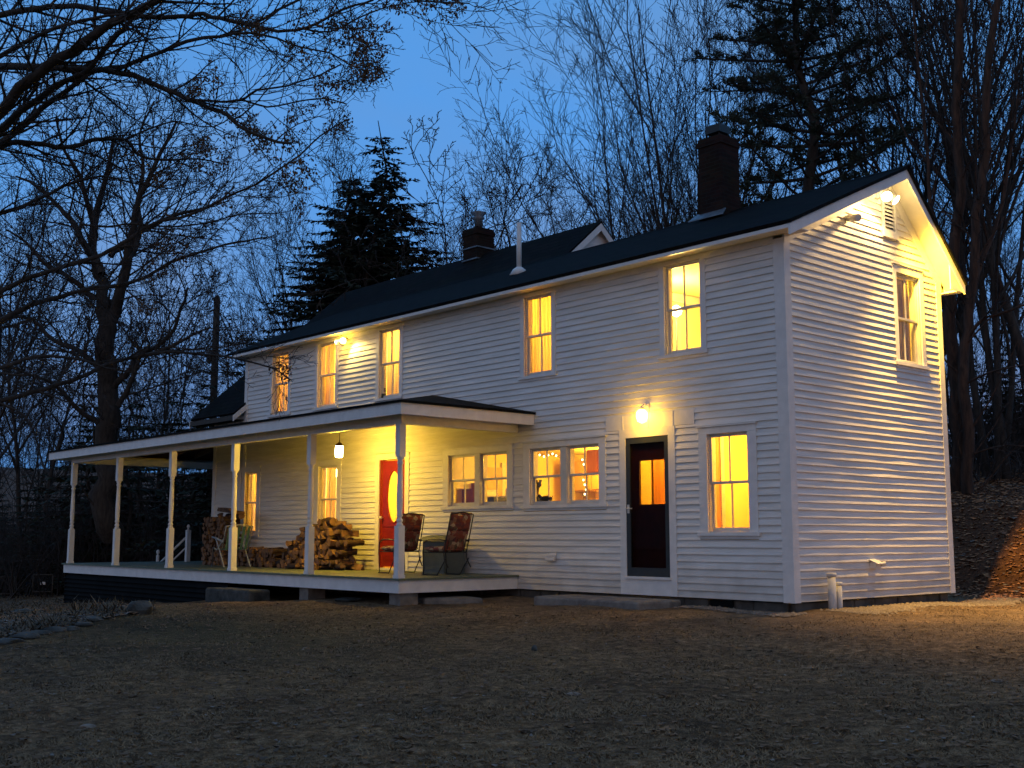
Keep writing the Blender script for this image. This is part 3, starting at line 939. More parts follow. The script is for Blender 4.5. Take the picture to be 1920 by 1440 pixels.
pbox(mb, 'front', dx0 + .10, dx1 - .10, .42, .98, -.0295, -.020); pbox(mb, 'front', dx0 + .16, dx1 - .16, .48, .92, -.0195, -.014)
pbox(mb, 'front', dx0 + .05, dx1 - .05, 1.045, 1.075, -.0295, -.018)
pbox(mb, 'front', dx0 + .001, dx0 + .03, dz0, dz1, -.08, -.006); pbox(mb, 'front', dx1 - .03, dx1 - .001, dz0, dz1, -.08, -.006)
RD = mb.build('red_front_door', 'red', HOUSE)
mb = MB(); mb.face([P('front', cx + ra * math.cos(t), cz + rb * math.sin(t), -.05) for t in [2 * math.pi * i / 48 for i in range(48)]])
frost, t_, b_ = nmat('frosted_oval_glass')
b_.inputs['Base Color'].default_value = (.9, .7, .45, 1)
tl_ = t_.nodes.new('ShaderNodeBsdfTranslucent'); tl_.inputs[0].default_value = (.95, .75, .45, 1)
mx_ = t_.nodes.new('ShaderNodeMixShader'); mx_.inputs[0].default_value = .85
t_.links.new(b_.outputs[0], mx_.inputs[1]); t_.links.new(tl_.outputs[0], mx_.inputs[2]); t_.links.new(mx_.outputs[0], t_.nodes['Material Output'].inputs[0])
mb.build('oval_light', frost, RD)
mb = MB()
rim = [P('front', cx + (ra + .008) * math.cos(t), cz + (rb + .008) * math.sin(t), -.024) for t in [2 * math.pi * i / 40 for i in range(41)]]
mb.tube(rim, .012, 6, cap=False); mb.build('oval_moulding', 'red', RD)
mb = MB()
kx = dx0 + .075
mb.tube([P('front', kx, 1.22, -.03), P('front', kx, 1.22, .0), P('front', kx, 1.22, .01), P('front', kx, 1.22, .045), P('front', kx, 1.22, .06)], [.012, .012, .03, .03, .01], 12); mb.build('door_knob', 'metal_white', RD)

# ---- wall fittings
mb = MB(); mb.box((-4.66, -.075, .47), (-4.50, -.016, .56)); mb.prism([(-4.68, -.10, .475), (-4.48, -.10, .475), (-4.48, -.018, .59), (-4.68, -.018, .59)], (0, 0, .012)); mb.build('wall_vent', 'metal_white', HOUSE)
mb = MB(); mb.box((.016, 1.84, .41), (.12, 1.98, .50)); mb.prism([(.016, 1.82, .53), (.16, 1.82, .47), (.16, 2.0, .47), (.016, 2.0, .53)], (0, 0, .012)); mb.tube([(.1, 1.97, .47), (.17, 2.02, .48)], .03, 8)
mb.build('dryer_vent', 'metal_white', HOUSE)
mb = MB(); mb.tube([(.15, .66, -.4), (.15, .66, .36)], .055, 14); mb.tube([(.15, .66, .32), (.15, .66, .375)], .066, 14); mb.tube([(.17, .80, -.4), (.17, .80, .24)], .04, 14); mb.tube([(.17, .80, .20), (.17, .80, .25)], .048, 14)
PIPE = mb.build('heater_pipe', 'pipe', HOUSE)

# ---------------------------------------------------------------- porch (moves with the house)
PX0, PX1, PYF = -18.95, -5.42, -2.46
FZ = .225
WRAP = 1.6
mb = MB()
mb.box((PX0 - .03, PYF - .04, FZ - .03), (PX1 + .04, -.02, FZ)); mb.box((PX0 - .03, -.019, FZ - .03), (-16.28, WRAP, FZ))
PF = mb.build('porch_floor', 'porch_floor', HOUSE)
mb = MB()
mb.box((PX0, PYF, .0), (PX1, PYF + .03, FZ - .031)); mb.box((PX1 - .03, PYF + .031, .0), (PX1 + .001, -.02, FZ - .031)); mb.box((PX0 + .001, PYF + .031, 0), (PX0 + .03, WRAP, FZ - .031))
mb.build('porch_skirt_board', 'trim', HOUSE)
mb = MB()   # dark louvred skirting under the left part
z = -.045; i = 0
while z > -1.0:
    mb.prism([(PX0 + .05, PYF + .06, z), (PX0 + .05, PYF + .02, z - .085), (PX0 + .05, PYF + .035, z - .085), (PX0 + .05, PYF + .075, z)], (8.0, 0, 0)); z -= .095
mb.box((PX0 + .05, PYF + .08, -1.1), (PX0 + 8.05, PYF + .09, -.01)); mb.box((PX0 + .04, PYF + .03, -1.1), (PX0 + .05, WRAP, -.01))
mb.build('porch_lattice', 'skirt', HOUSE)
mb = MB()
for x in (PX1 - .35, -8.4): mb.box((x, PYF + .08, -.6), (x + .28, PYF + .42, -.005))
SPL(mb, 'porch_pier', 'slab')


def post():
    mb = MB()
    b = .058
    hz = 2.62 - FZ
    mb.box((-.068, -.068, 0), (.068, .068, .05)); mb.box((-b, -b, .05), (b, b, .80))
    n = len(mb.v)
    prof = [(.058, .80), (.050, .83), (.036, .85), (.050, .87), (.052, .89), (.036, .91), (.034, .93), (.048, .95), (.050, .97), (.040, 1.0), (.048, 1.08), (.050, 1.2), (.047, 1.4), (.042, 1.62), (.038, 1.74), (.048, 1.76), (.050, 1.78), (.038, 1.80), (.050, 1.83), (.058, 1.87)]
    mb.lathe(prof, (0, 0, 0), 14)
    mb.box((-b, -b, 1.865), (b, b, hz))
    return mb


pb = post()
p0 = pb.build('porch_post', 'trim', HOUSE)
for i, x in enumerate((-5.50, -8.08, -10.77, -13.42, -16.09, -18.72)):
    o = p0 if i == 0 else p0.copy()
    if i: COL.objects.link(o); o.parent = HOUSE
    o.location = (x, -2.40, FZ)
for x, y in ((-18.72, WRAP - .1),):
    o = p0.copy(); COL.objects.link(o); o.parent = HOUSE; o.location = (x, y, FZ)
# headers
mb = MB()
mb.box((-18.78, -2.46, 2.60), (-5.40, -2.34, 2.76)); mb.box((-5.52, -2.339, 2.602), (-5.401, -.02, 2.758)); mb.box((-18.779, -2.339, 2.602), (-18.66, WRAP, 2.758))
mb.build('porch_header', 'trim', HOUSE)
# fascia
mb = MB()
FY = -2.77
mb.box((-19.42, FY, 2.70), (-5.0, FY + .025, 2.90)); mb.box((-5.026, FY + .026, 2.70), (-5.001, -.02, 2.90)); mb.box((-19.419, FY + .026, 2.70), (-19.395, WRAP + .3, 2.90))
mb.build('porch_fascia', 'trim', HOUSE)
mb = MB()
mb.box((-19.39, FY + .027, 2.762), (-5.03, -2.462, 2.772)); mb.box((-5.399, -2.461, 2.762), (-5.03, -.02, 2.772)); mb.box((-19.39, -2.461, 2.762), (-18.781, WRAP, 2.772))
mb.build('porch_soffit', 'soffit', HOUSE)
# roof: front slope, hip at the right end, wrap on the left
mb = MB()
ZE, ZW = 2.915, 3.46
x0, x1, yf = -19.45, -4.97, FY - .03


def tri(ps, th=.04):
    lo = [(p[0], p[1], p[2] - th) for p in ps]
    mb.prism(lo, (0, 0, th))


H = 2.80
tri([(x0, yf, ZE), (x1, yf, ZE), (x1 - H, -.01, ZW), (x0 + 3.16, -.01, ZW), ])
tri([(x1 - .0005, yf, ZE - .0005), (x1 - .0005, -.01, ZE), (x1 - H, -.01, ZW - .0005)])
tri([(x0 + .0005, yf, ZE - .0005), (x0 + 3.16, -.01, ZW - .0005), (x0 + 3.16, WRAP + .3, ZW), (x0 + .0005, WRAP + .3, ZE)][::-1])
PR = mb.build('porch_roof', 'shingle', HOUSE)
mb = MB()
for x in np.arange(-16.2, -8.0, .61):
    mb.prism([(x, -2.33, 2.84), (x, -.03, 3.27), (x, -.03, 3.37), (x, -2.33, 2.94)], (.045, 0, 0))
for y in np.arange(.05, 1.5, .61):
    mb.prism([(-18.64, y, 2.84), (-16.32, y, 3.27), (-16.32, y, 3.37), (-18.64, y, 2.94)], (0, .045, 0))
mb.build('porch_rafter', 'rafter', HOUSE)
# ceiling boards over the near bays, dark boards at the left
mb = MB()
mb.face([(x0 + .2, -2.7, 2.86), (x0 + 3.0, -.02, 3.40), (-8.0, -.02, 3.40), (-5.3, -2.7, 2.86)])
mb.face([(x0 + .2, -2.7, 2.859), (x0 + .2, WRAP + .2, 2.859), (x0 + 3.0, WRAP + .2, 3.399), (x0 + 3.0, -.02, 3.399)])
mb.face([(-5.3, -2.7, 2.859), (-5.2, -.02, 2.86), (-8.0, -.02, 3.399)])
mb.build('porch_ceiling', 'porch_ceiling', HOUSE)

# stair rail and newels at the back left of the porch
mb = MB()
nx, ny = -18.35, .42
mb.box((nx - .05, ny - .05, FZ), (nx + .05, ny + .05, 1.0)); mb.prism([(nx - .05, ny - .05, 1.0), (nx + .05, ny - .05, 1.0), (nx + .05, ny + .05, 1.0), (nx - .05, ny + .05, 1.0)], (0, 0, .012))
mb.lathe([(.045, 1.012), (.02, 1.05), (.04, 1.085), (.045, 1.11), (.03, 1.145), (.004, 1.16)], (nx, ny, 0), 12)
mb.tube([(nx, ny, .88), (-19.6, ny - .2, .12)], .028, 8); mb.tube([(nx, ny, .62), (-19.6, ny - .2, -.14)], .022, 8)
mb.lathe([(.04, -.9), (.04, .36), (.02, .39), (.045, .45), (.03, .50), (.004, .515)], (-19.62, ny - .2, 0), 12)
mb.build('stair_rail', 'trim', HOUSE)

# ---------------------------------------------------------------- rooms behind the windows (parts of the house)
def cutwall(mb, y, x0, x1, z0, z1, rects, mi=0, ax='y'):
    xs = sorted({x0, x1, *[min(max(v, x0), x1) for r_ in rects for v in r_[:2]]})
    zs = sorted({z0, z1, *[min(max(v, z0), z1) for r_ in rects for v in r_[2:]]})
    for a, b in zip(xs[:-1], xs[1:]):
        for c, d in zip(zs[:-1], zs[1:]):
            m_, n_ = (a + b) / 2, (c + d) / 2
            if any(r_[0] < m_ < r_[1] and r_[2] < n_ < r_[3] for r_ in rects): continue
            if b - a < 1e-4 or d - c < 1e-4: continue
            if ax == 'y': mb.face([(a, y, c), (b, y, c), (b, y, d), (a, y, d)], mi)
            else: mb.face([(y, a, c), (y, b, c), (y, b, d), (y, a, d)], mi)


F0, C0, F1, C1 = .24, 2.50, 2.78, 4.94
mb = MB()
cutwall(mb, .155, -16.1, -.16, F0, C0, open_f, 0)
for xa, xb, yb in ((-16.1, -10.2, 3.9), (-10.2, -8.1, 3.0), (-8.1, -3.28, 3.6), (-3.28, -1.75, 1.9), (-1.75, -.16, 1.7)):
    mb.face([(xa, yb, F0), (xb, yb, F0), (xb, yb, C0), (xa, yb, C0)], 0)
    mb.face([(xa, .155, F0), (xa, yb, F0), (xa, yb, C0), (xa, .155, C0)], 0)
mb.face([(-.16, .155, F0), (-.16, 1.7, F0), (-.16, 1.7, C0), (-.16, .155, C0)], 0)
mb.face([(-16.1, .155, F0), (-.16, .155, F0), (-.16, 3.9, F0), (-16.1, 3.9, F0)], 1)
mb.face([(-16.1, .155, C0), (-.16, .155, C0), (-.16, 3.9, C0), (-16.1, 3.9, C0)], 2)
mb.build('downstairs_room', ['plaster', 'room_floor', 'room_ceiling'], HOUSE)
mb = MB()
cutwall(mb, .156, -14.7, -.16, F1, C1, open_f, 0)
cutwall(mb, -.16, .156, 4.05, F1, C1, [GWIN], 0, 'x')
for xa, xb, yb in ((-14.7, -12.3, 3.4), (-12.3, -10.3, 2.6), (-10.3, -7.2, 3.2), (-7.2, -3.4, 2.8), (-3.4, -.16, 4.05)):
    mb.face([(xa, yb, F1), (xb, yb, F1), (xb, yb, C1), (xa, yb, C1)], 0)
    mb.face([(xa, .156, F1), (xa, 4.05, F1), (xa, 4.05, C1), (xa, .156, C1)], 0)
mb.face([(-14.7, .156, F1), (-.16, .156, F1), (-.16, 4.05, F1), (-14.7, 4.05, F1)], 1)
mb.face([(-14.7, .156, C1), (-.16, .156, C1), (-.16, 4.05, C1), (-14.7, 4.05, C1)], 2)
mb.build('upstairs_room', ['plaster2', 'room_floor', 'room_ceiling'], HOUSE)


def ray_y(px, py, y):
    d = at(px, py, 1) - CP
    return CP + d * ((y - CP.y) / d.y)


def light(name, kind, loc, power, col, size=.08, parent=None, **k):
    l = bpy.data.lights.new(name, kind)
    l.energy = power * LS; l.color = col
    if kind == 'SPOT':
        l.spot_size = R(k.get('cone', 120)); l.spot_blend = k.get('blend', .6)
    l.shadow_soft_size = size
    o = bpy.data.objects.new(name, l)
    COL.objects.link(o)
    o.location = loc
    if 'aim' in k:
        o.rotation_euler = (Vector(k['aim']) - Vector(loc)).to_track_quat('-Z', 'Y').to_euler()
    if parent:
        o.parent = parent
        o.location = Vector(loc) - Vector(parent.location)
    return o




# ceiling lamps in the rooms: base > globe
def ceiling_lamp(x, y, z, power, col, label):
    t = empty('ceiling_lamp', (x, y, z), label=label, cat='lamp')
    mb = MB(); mb.lathe([(.07, 0), (.07, -.03), (.02, -.05), (.02, -.10)], (0, 0, 0), 14); mb.build('lamp_base', 'metal_dark', t)
    mb = MB(); mb.lathe([(.02, -.10), (.08, -.13), (.10, -.19), (.08, -.25), (.01, -.28)], (0, 0, 0), 16); mb.build('lamp_globe', 'bulb_soft', t)
    light('lamp_light', 'POINT', (x, y, z - .19), power, col, .13, t)
    return t


for a in LAMPS: ceiling_lamp(*a)


# curtains: pleated sheets hung just inside the glass
def curtain(x0, x1, z0, z1, y, m, label, plane='front', sweep=0, group=None):
    n = 60; V = []; F = []
    ph = random.uniform(0, 6)
    for j in range(7):
        t = j / 6
        for i in range(n + 1):
            u = x0 + (x1 - x0) * i / n
            uc = (x0 + x1) / 2
            u = u + (x0 - u) * sweep * math.sin(t * math.pi) * .5
            dd = y + .022 * math.sin(i * .85 + ph + .2 * math.sin(t * 5)) * (.6 + .5 * t)
            p = (u, dd, z1 + (z0 - z1) * t) if plane == 'front' else (-dd, u, z1 + (z0 - z1) * t)
            V.append(p)
    for j in range(6):
        for i in range(n): a = j * (n + 1) + i; F.append((a, a + 1, a + n + 2, a + n + 1))
    o = np_mesh('curtain', V, F, m, smooth=True)
    tag(o, label, 'curtain', group)


curtain(-5.28, -4.55, 3.6, 4.92, .20, 'curtain', 'pleated peach sheer curtain in the upstairs window above the double kitchen windows')
curtain(-9.53, -9.12, 3.56, 4.90, .20, 'curtain', 'sheer curtain half drawn in the upstairs window just right of the eave floodlight')
curtain(-11.76, -11.45, 3.56, 4.90, .20, 'curtain', 'orange curtain at one side of the upstairs window left of the eave floodlight')
curtain(-13.63, -13.3, 3.56, 4.90, .20, 'curtain', 'sheer curtain in the leftmost upstairs window')
curtain(-14.92, -14.16, .95, 2.29, .20, 'curtain', 'pale sheer curtain in the far left window under the porch roof', sweep=.1)
curtain(-11.64, -11.3, .95, 2.29, .20, 'curtain', 'orange curtain drawn to one side in the porch window behind the firewood heap')
curtain(GWIN[0] - .02, GWIN[0] + .36, 3.52, 4.89, .20, 'curtain_olive', 'ochre curtain panel on the left of the gable end window', 'gable')
curtain(GWIN[0] + .355, GWIN[1] + .02, 3.52, 4.89, .20, 'curtain_olive', 'ochre curtain panel on the right of the gable end window', 'gable')

# things inside the rooms
mb = MB(); mb.box((-1.745, .17, F0), (-1.70, .68, 2.47)); mb.box((-1.699, .22, 1.45), (-1.69, .40, 2.3)); mb.box((-1.699, .45, 1.45), (-1.69, .63, 2.3)); mb.box((-1.699, .22, .5), (-1.69, .63, 1.3)); mb.build('inner_door', 'orange_wood', HOUSE)
mb = MB()
for a_ in ((-3.275, .95, F0, -3.25, 1.3, 2.42), (-14.69, 1.0, F1, -14.66, 1.7, 4.75), (-12.29, .9, F1, -12.26, 1.35, 4.8), (-10.29, 1.9, F1, -10.26, 2.6, 4.7), (-16.09, 1.2, F0, -16.06, 2.0, 2.3)): mb.box(a_[:3], a_[3:])
mb.build('room_door', 'orange_wood', HOUSE)
mb = MB()
for a_ in ((-8.095, 1.25, F0, -8.05, 1.349, 2.3), (-8.095, 1.951, F0, -8.05, 2.05, 2.3), (-8.095, .35, 1.75, -7.8, 1.15, 2.35), (-3.395, .15, F1, -3.33, .30, C1 - .01), (-3.395, .31, 4.78, -3.34, 4.0, C1 - .01), (-7.195, 1.2, F1, -7.15, 1.28, 4.8), (-7.195, 1.9, F1, -7.15, 1.98, 4.8), (-10.29, .5, 4.2, -10.27, .9, 4.7), (-1.745, .681, F0, -1.68, .76, C0 - .01)): mb.box(a_[:3], a_[3:])
mb.build('room_trim', 'sash', HOUSE)
mb = MB(); mb.box((-8.095, 1.35, F0), (-8.06, 1.95, 2.2)); mb.box((-8.059, 1.43, 1.3), (-8.05, 1.87, 2.1)); mb.build('room_door', 'cupboard', HOUSE)
mb = MB(); mb.box((-2.2, 1.84, F0), (-1.8, 1.89, C0 - .02)); mb.build('door_jamb', 'orange_wood', HOUSE)


def solid(name, label, cat, boxes, m, tubes=(), group=None):
    mb = MB()
    for b in boxes: mb.box(b[:3], b[3:])
    for t in tubes: mb.tube(*t)
    return tag(mb.build(name, m), label, cat, group)


solid('wall_cupboard', 'orange wooden wall cupboard seen through the right kitchen window', 'cupboard', [(-7.6, 3.28, 1.75, -6.2, 3.58, 2.35), (-7.55, 3.26, 1.78, -6.92, 3.278, 2.32), (-6.88, 3.26, 1.78, -6.25, 3.278, 2.32)], 'cupboard')
solid('dresser', 'dark dresser with white shelves inside the left kitchen window', 'dresser', [(-8.05, 2.6, F0, -7.1, 3.1, 1.55), (-8.0, 2.58, .4, -7.62, 2.599, 1.3), (-7.55, 2.58, .4, -7.15, 2.599, 1.3)], 'counter_dark')
q = ray_y(884, 915, 1.0)
solid('red_armchair', 'red high-backed chair just inside the left kitchen window', 'chair', [(q.x - .22, .95, 1.38, q.x + .22, 1.05, 1.86), (q.x - .26, .55, .95, q.x - .2, 1.0, 1.35), (q.x + .2, .55, .95, q.x + .26, 1.0, 1.35), (q.x - .2, .5, .85, q.x + .2, 1.0, 1.0)], 'red_thing', [([(q.x - .2, .55, F0), (q.x - .2, .55, .9)], .03), ([(q.x + .2, .55, F0), (q.x + .2, .55, .9)], .03), ([(q.x - .2, 1, F0), (q.x - .2, 1, 1.4)], .03), ([(q.x + .2, 1, F0), (q.x + .2, 1, 1.4)], .03)])
q = ray_y(935, 935, .9)
solid('plate_rack', 'white tiered shelf rack inside the second kitchen pane from the left', 'shelf', [(q.x - .3, .8, z, q.x + .3, 1.1, z + .03) for z in (1.32, 1.44, 1.56)] + [(q.x - .33, .8, F0, q.x - .301, 1.1, 1.72), (q.x + .301, .8, F0, q.x + .33, 1.1, 1.72)], 'metal_white')
solid('storage_box', 'dark green box under the red chair back inside the left kitchen window', 'box', [(-7.0, .5, 1.05, -6.62, .8, 1.56), (-7.01, .49, 1.5, -6.61, .81, 1.54)], 'counter_dark')
q = ray_y(1112, 866, 1.6)
solid('framed_picture', 'orange framed picture seen in the rightmost kitchen pane', 'picture', [(q.x - .16, 1.6, q.z - .22, q.x + .16, 1.64, q.z + .22), (q.x - .11, 1.59, q.z - .17, q.x + .11, 1.599, q.z + .17)], 'orange_wood')
q = ray_y(1108, 912, .9)
solid('dining_chair', 'orange wooden dining chair behind the rightmost kitchen pane', 'chair', [(q.x - .2, .9, 1.0, q.x + .2, 1.25, 1.05), (q.x - .2, 1.22, 1.45, q.x + .2, 1.25, 1.62), (q.x - .2, 1.22, 1.2, q.x + .2, 1.25, 1.3)], 'cupboard', [([(q.x + sx * .18, yy, F0), (q.x + sx * .18, yy, zz)], .02) for sx in (-1, 1) for yy, zz in ((.92, 1.02), (1.235, 1.64))])
# figurine of a small dark animal on the sill
q = ray_y(1025, 939, .12)
mb = MB(); bx, bz = q.x, 1.385
mb.tube([(bx - .13, .10, bz + .085), (bx - .04, .10, bz + .10), (bx + .06, .10, bz + .10), (bx + .13, .10, bz + .085)], [.02, .045, .048, .03], 10)
for dx in (-.10, -.06, .06, .10): mb.tube([(bx + dx, .10, bz + .08), (bx + dx, .10, bz)], [.016, .012], 6)
mb.tube([(bx - .10, .10, bz + .10), (bx - .15, .10, bz + .15), (bx - .20, .10, bz + .135)], [.022, .028, .012], 8); mb.tube([(bx + .13, .10, bz + .09), (bx + .17, .10, bz + .14)], [.01, .005], 5)
tag(mb.build('animal_figurine', 'metal_dark'), 'small dark animal figurine on the sill of the right kitchen window', 'figurine')
q = ray_y(1011, 900, .2)
mb = MB()
mb.lathe([(.05, 1.385), (.07, 1.42), (.06, 1.5), (.05, 1.52)], (q.x, .16, 0), 12)
for i in range(12):
    a = i * 2.4; mb.tube([(q.x, .16, 1.5), (q.x + .03 * math.cos(a), .16 + .02 * math.sin(a), 1.65), (q.x + .09 * math.cos(a), .16 + .03 * math.sin(a), 1.72 + .04 * (i % 3))], [.006, .008, .016], 5)
tag(mb.build('potted_plant', 'counter_dark'), 'dark potted plant at the left of the right kitchen window', 'plant')
q = ray_y(727, 742, .2)
mb = MB(); mb.lathe([(.05, 3.552), (.06, 3.6), (.05, 3.65)], (q.x, .10, 0), 10)
for i in range(9): a = i * 2.4; mb.tube([(q.x, .10, 3.64), (q.x + .05 * math.cos(a), .10 + .02 * math.sin(a), 3.72 + .02 * (i % 3))], [.006, .014], 5)
tag(mb.build('potted_plant', 'counter_dark'), 'tiny potted plant on the sill of the upstairs window beside the eave floodlight', 'plant')
q = ray_y(616, 748, .3)
solid('red_basket', 'red slatted basket low in the upstairs window left of the eave floodlight', 'basket', [(q.x - .12, .3, 3.56, q.x + .12, .34, 3.60), (q.x - .12, .3, 3.65, q.x + .12, .34, 3.69), (q.x - .12, .3, 3.74, q.x + .12, .34, 3.78), (q.x - .12, .3, 3.3, q.x - .1, .34, 3.8), (q.x + .1, .3, 3.3, q.x + .12, .34, 3.8)], 'red_thing')
q = ray_y(1303, 632, .5)
solid('wooden_chair', 'pale slatted chair seen low in the large upstairs window over the side door', 'chair', [(q.x - .02, .4, 3.45, q.x + .34, .75, 3.49), (q.x + .30, .4, 3.8, q.x + .34, .75, 3.86), (q.x + .30, .4, 3.64, q.x + .34, .75, 3.69)], 'sash', [([(q.x + dx, yy, F1), (q.x + dx, yy, zz)], .018) for dx, zz in ((0, 3.47), (.32, 3.88)) for yy in (.42, .73)])
# table lamp in the big upstairs window and pendant bulb in the right downstairs one
q = ray_y(1268, 583, .95)
t = empty('table_lamp', (q.x, q.y, F1), label='glowing globe lamp behind the upstairs window over the side door', cat='lamp')
mb = MB(); mb.lathe([(.14, 0), (.14, .03), (.02, .06), (.02, q.z - F1 - .1)], (0, 0, 0), 12); mb.build('lamp_stand', 'metal_dark', t)
mb = MB(); zz = q.z - F1; mb.lathe([(.02, zz - .09), (.075, zz - .05), (.09, zz), (.075, zz + .05), (.01, zz + .09)], (0, 0, 0), 16); mb.build('lamp_globe', 'bulb', t)
light('lamp_light', 'POINT', tuple(q), TABLE_W, PALE, .12, t)
q = ray_y(1341, 823, .75)
t = empty('hanging_bulb', (q.x, q.y, C0), label='bare bulb hanging inside the tall downstairs window at the house corner', cat='lamp')
mb = MB(); mb.tube([(0, 0, 0), (0, 0, q.z - C0 + .05)], .006, 6); mb.build('lamp_cord', 'wire', t)
mb = MB(); zz = q.z - C0; mb.lathe([(.012, zz + .05), (.032, zz), (.02, zz - .03), (.004, zz - .04)], (0, 0, 0), 12); mb.build('light_bulb', 'bulb', t)
# string lights: cord with bulbs
for nm, pts, lb in (('string_lights', [(1004, 850), (1020, 856), (1036, 851), (1050, 858)], 'string of tiny lights along the top of the third kitchen pane'),
                    ('string_lights', [(1092, 862), (1097, 880), (1094, 900), (1099, 918), (1094, 935)], 'string of tiny lights hanging down in the rightmost kitchen pane')):
    P3 = [ray_y(a, b, .5) for a, b in pts]
    mb = MB(); mb.tube(P3, .004, 5); o = mb.build(nm, 'wire'); tag(o, lb, 'lights')
    fine = []
    for a, b in zip(P3[:-1], P3[1:]): fine += [a.lerp(b, .0), a.lerp(b, .5)]
    for p in fine:
        mb = MB(); mb.lathe([(.002, -.016), (.012, -.006), (.012, .006), (.002, .016)], tuple(p), 8); mb.build('light_bulb', 'bulb_small', o)

# ---------------------------------------------------------------- outside lamps
# twin floodlight under the gable peak
gx, gy, gz = .20, 2.46, 6.02
t = empty('floodlight', (gx, gy, gz), label='twin warm floodlight glaring under the peak of the gable end', cat='floodlight')
mb = MB(); mb.tube([(-.19, 0, .0), (-.15, 0, .0), (-.10, 0, 0)], [.06, .06, .035], 14); mb.tube([(-.12, 0, 0), (-.02, 0, -.02)], .02, 8); mb.build('flood_bracket', 'metal_white', t)
for s in (-1, 1):
    d = Vector((.55, .55 * s, -.55)).normalized(); b0 = Vector((-.02, .05 * s, -.02)); mb = MB()
    mb.tube([b0, b0 + d * .06, b0 + d * .14], [.028, .045, .068], 14, cap=False); hd = mb.build('lamp_head', 'metal_white', t)
    mb = MB(); c0 = b0 + d * .125
    mb.tube([c0 - d * .03, c0 + d * .01, c0 + d * .045], [.03, .078, .045], 14); mb.build('flood_bulb', 'bulb', hd)
light('flood_light', 'SPOT', (gx + .14, gy + .20, gz - .12), GAB1, (1, .57, .14), .07, t, cone=96, blend=1, aim=(3.6, 2.9, -.1))
light('flood_light', 'SPOT', (gx + .30, gy - .10, gz - .18), GAB4, WARM, .07, t, cone=56, blend=1, aim=(.2, 9.5, .8))
light('flood_light', 'SPOT', (gx + .12, gy - .16, gz - .12), GAB2, (1, .60, .20), .07, t, cone=165, blend=.5, aim=(gx + 1.0, gy - 1.5, gz - 4.5))
light('flood_light', 'POINT', (gx + .06, gy + .12, gz - .10), GAB3, WARM, .05, t)
# security camera on the gable
mb = MB(); mb.tube([(.02, 1.62, 5.50), (.07, 1.60, 5.50)], .05, 12); mb.tube([(.07, 1.60, 5.50), (.14, 1.55, 5.47), (.27, 1.50, 5.44)], [.03, .05, .055], 12)
tag(mb.build('spotlight_fixture', 'metal_white'), 'unlit white spotlight on the gable clapboards left of the louvre', 'light fixture')
# eave floodlight over the porch
ex, ez = -10.66, 4.86
t = empty('floodlight', (ex, -.12, ez), label='twin warm floodlight at the eave between the two upstairs windows above the porch', cat='floodlight')
mb = MB(); mb.tube([(0, .12, .02), (0, .0, .02)], [.055, .04], 12); mb.build('flood_bracket', 'metal_white', t)
for s in (-1, 1):
    d = Vector((.65 * s, -.5, -.35)).normalized(); b0 = Vector((.03 * s, 0, .0)); mb = MB()
    mb.tube([b0, b0 + d * .06, b0 + d * .13], [.026, .04, .06], 12, cap=False); hd = mb.build('lamp_head', 'metal_white', t)
    mb = MB(); c0 = b0 + d * .115; mb.tube([c0 - d * .03, c0, c0 + d * .03], [.03, .055, .032], 12); mb.build('flood_bulb', 'bulb', hd)
light('flood_light', 'SPOT', (ex + .18, -.20, ez - .06), EAVE1, PALE, .05, t, cone=120, blend=.5, aim=(ex + 1.1, .1, ez - 1.7))
light('flood_light', 'POINT', (ex - .02, -.26, ez - .02), EAVE2, WARM, .06, t)
# wall light over the side door
dxx = -2.50
t = empty('wall_lamp', (dxx, -.03, 2.70), label='glowing jar lantern on the wall above the dark side door', cat='lamp')
mb = MB(); mb.box((-.04, .0, .03), (.04, .03, .15)); mb.tube([(0, .0, .12), (0, -.07, .13), (0, -.11, .10), (0, -.11, .06)], .010, 8); mb.lathe([(.05, .05), (.045, .07), (.02, .085)], (0, -.11, 0), 14); mb.build('lamp_bracket', 'metal_white', t)
mb = MB(); mb.lathe([(.05, .05), (.085, .01), (.09, -.06), (.07, -.13), (.01, -.16)], (0, -.11, 0), 16); mb.build('lamp_glass', 'bulb_amber', t)
light('lamp_light', 'POINT', (dxx, -.22, 2.62), DOORW, DOORC, .10, t)
# pendant lantern in the porch
q = ray_y(636, 848, -1.15)
t = empty('pendant_lantern', (q.x, -1.15, 3.16), label='glass pendant lantern hanging from the porch ceiling left of the red door', cat='lantern')
zz = q.z - 3.16
mb = MB(); mb.tube([(0, 0, 0), (0, 0, zz + .15)], .008, 6); mb.lathe([(.06, 0), (.05, -.03), (.01, -.04)], (0, 0, 0), 12); mb.lathe([(.015, zz + .19), (.085, zz + .13), (.09, zz + .115)], (0, 0, 0), 12); mb.build('lamp_stem', 'metal_dark', t)
mb = MB(); mb.lathe([(.07, zz + .115), (.078, zz + .02), (.07, zz - .09), (.01, zz - .10)], (0, 0, 0), 14); mb.build('lamp_glass', 'bulb', t)
for a in range(4):
    an = a * math.pi / 2 + .5
    mb = MB(); mb.tube([(.083 * math.cos(an), .083 * math.sin(an), zz + .115), (.078 * math.cos(an), .078 * math.sin(an), zz - .10)], .005, 4); mb.build('lantern_bar', 'metal_dark', t)
light('lamp_light', 'POINT', (q.x, -1.15, q.z + .02), PEND, PORCHY, .12, t)

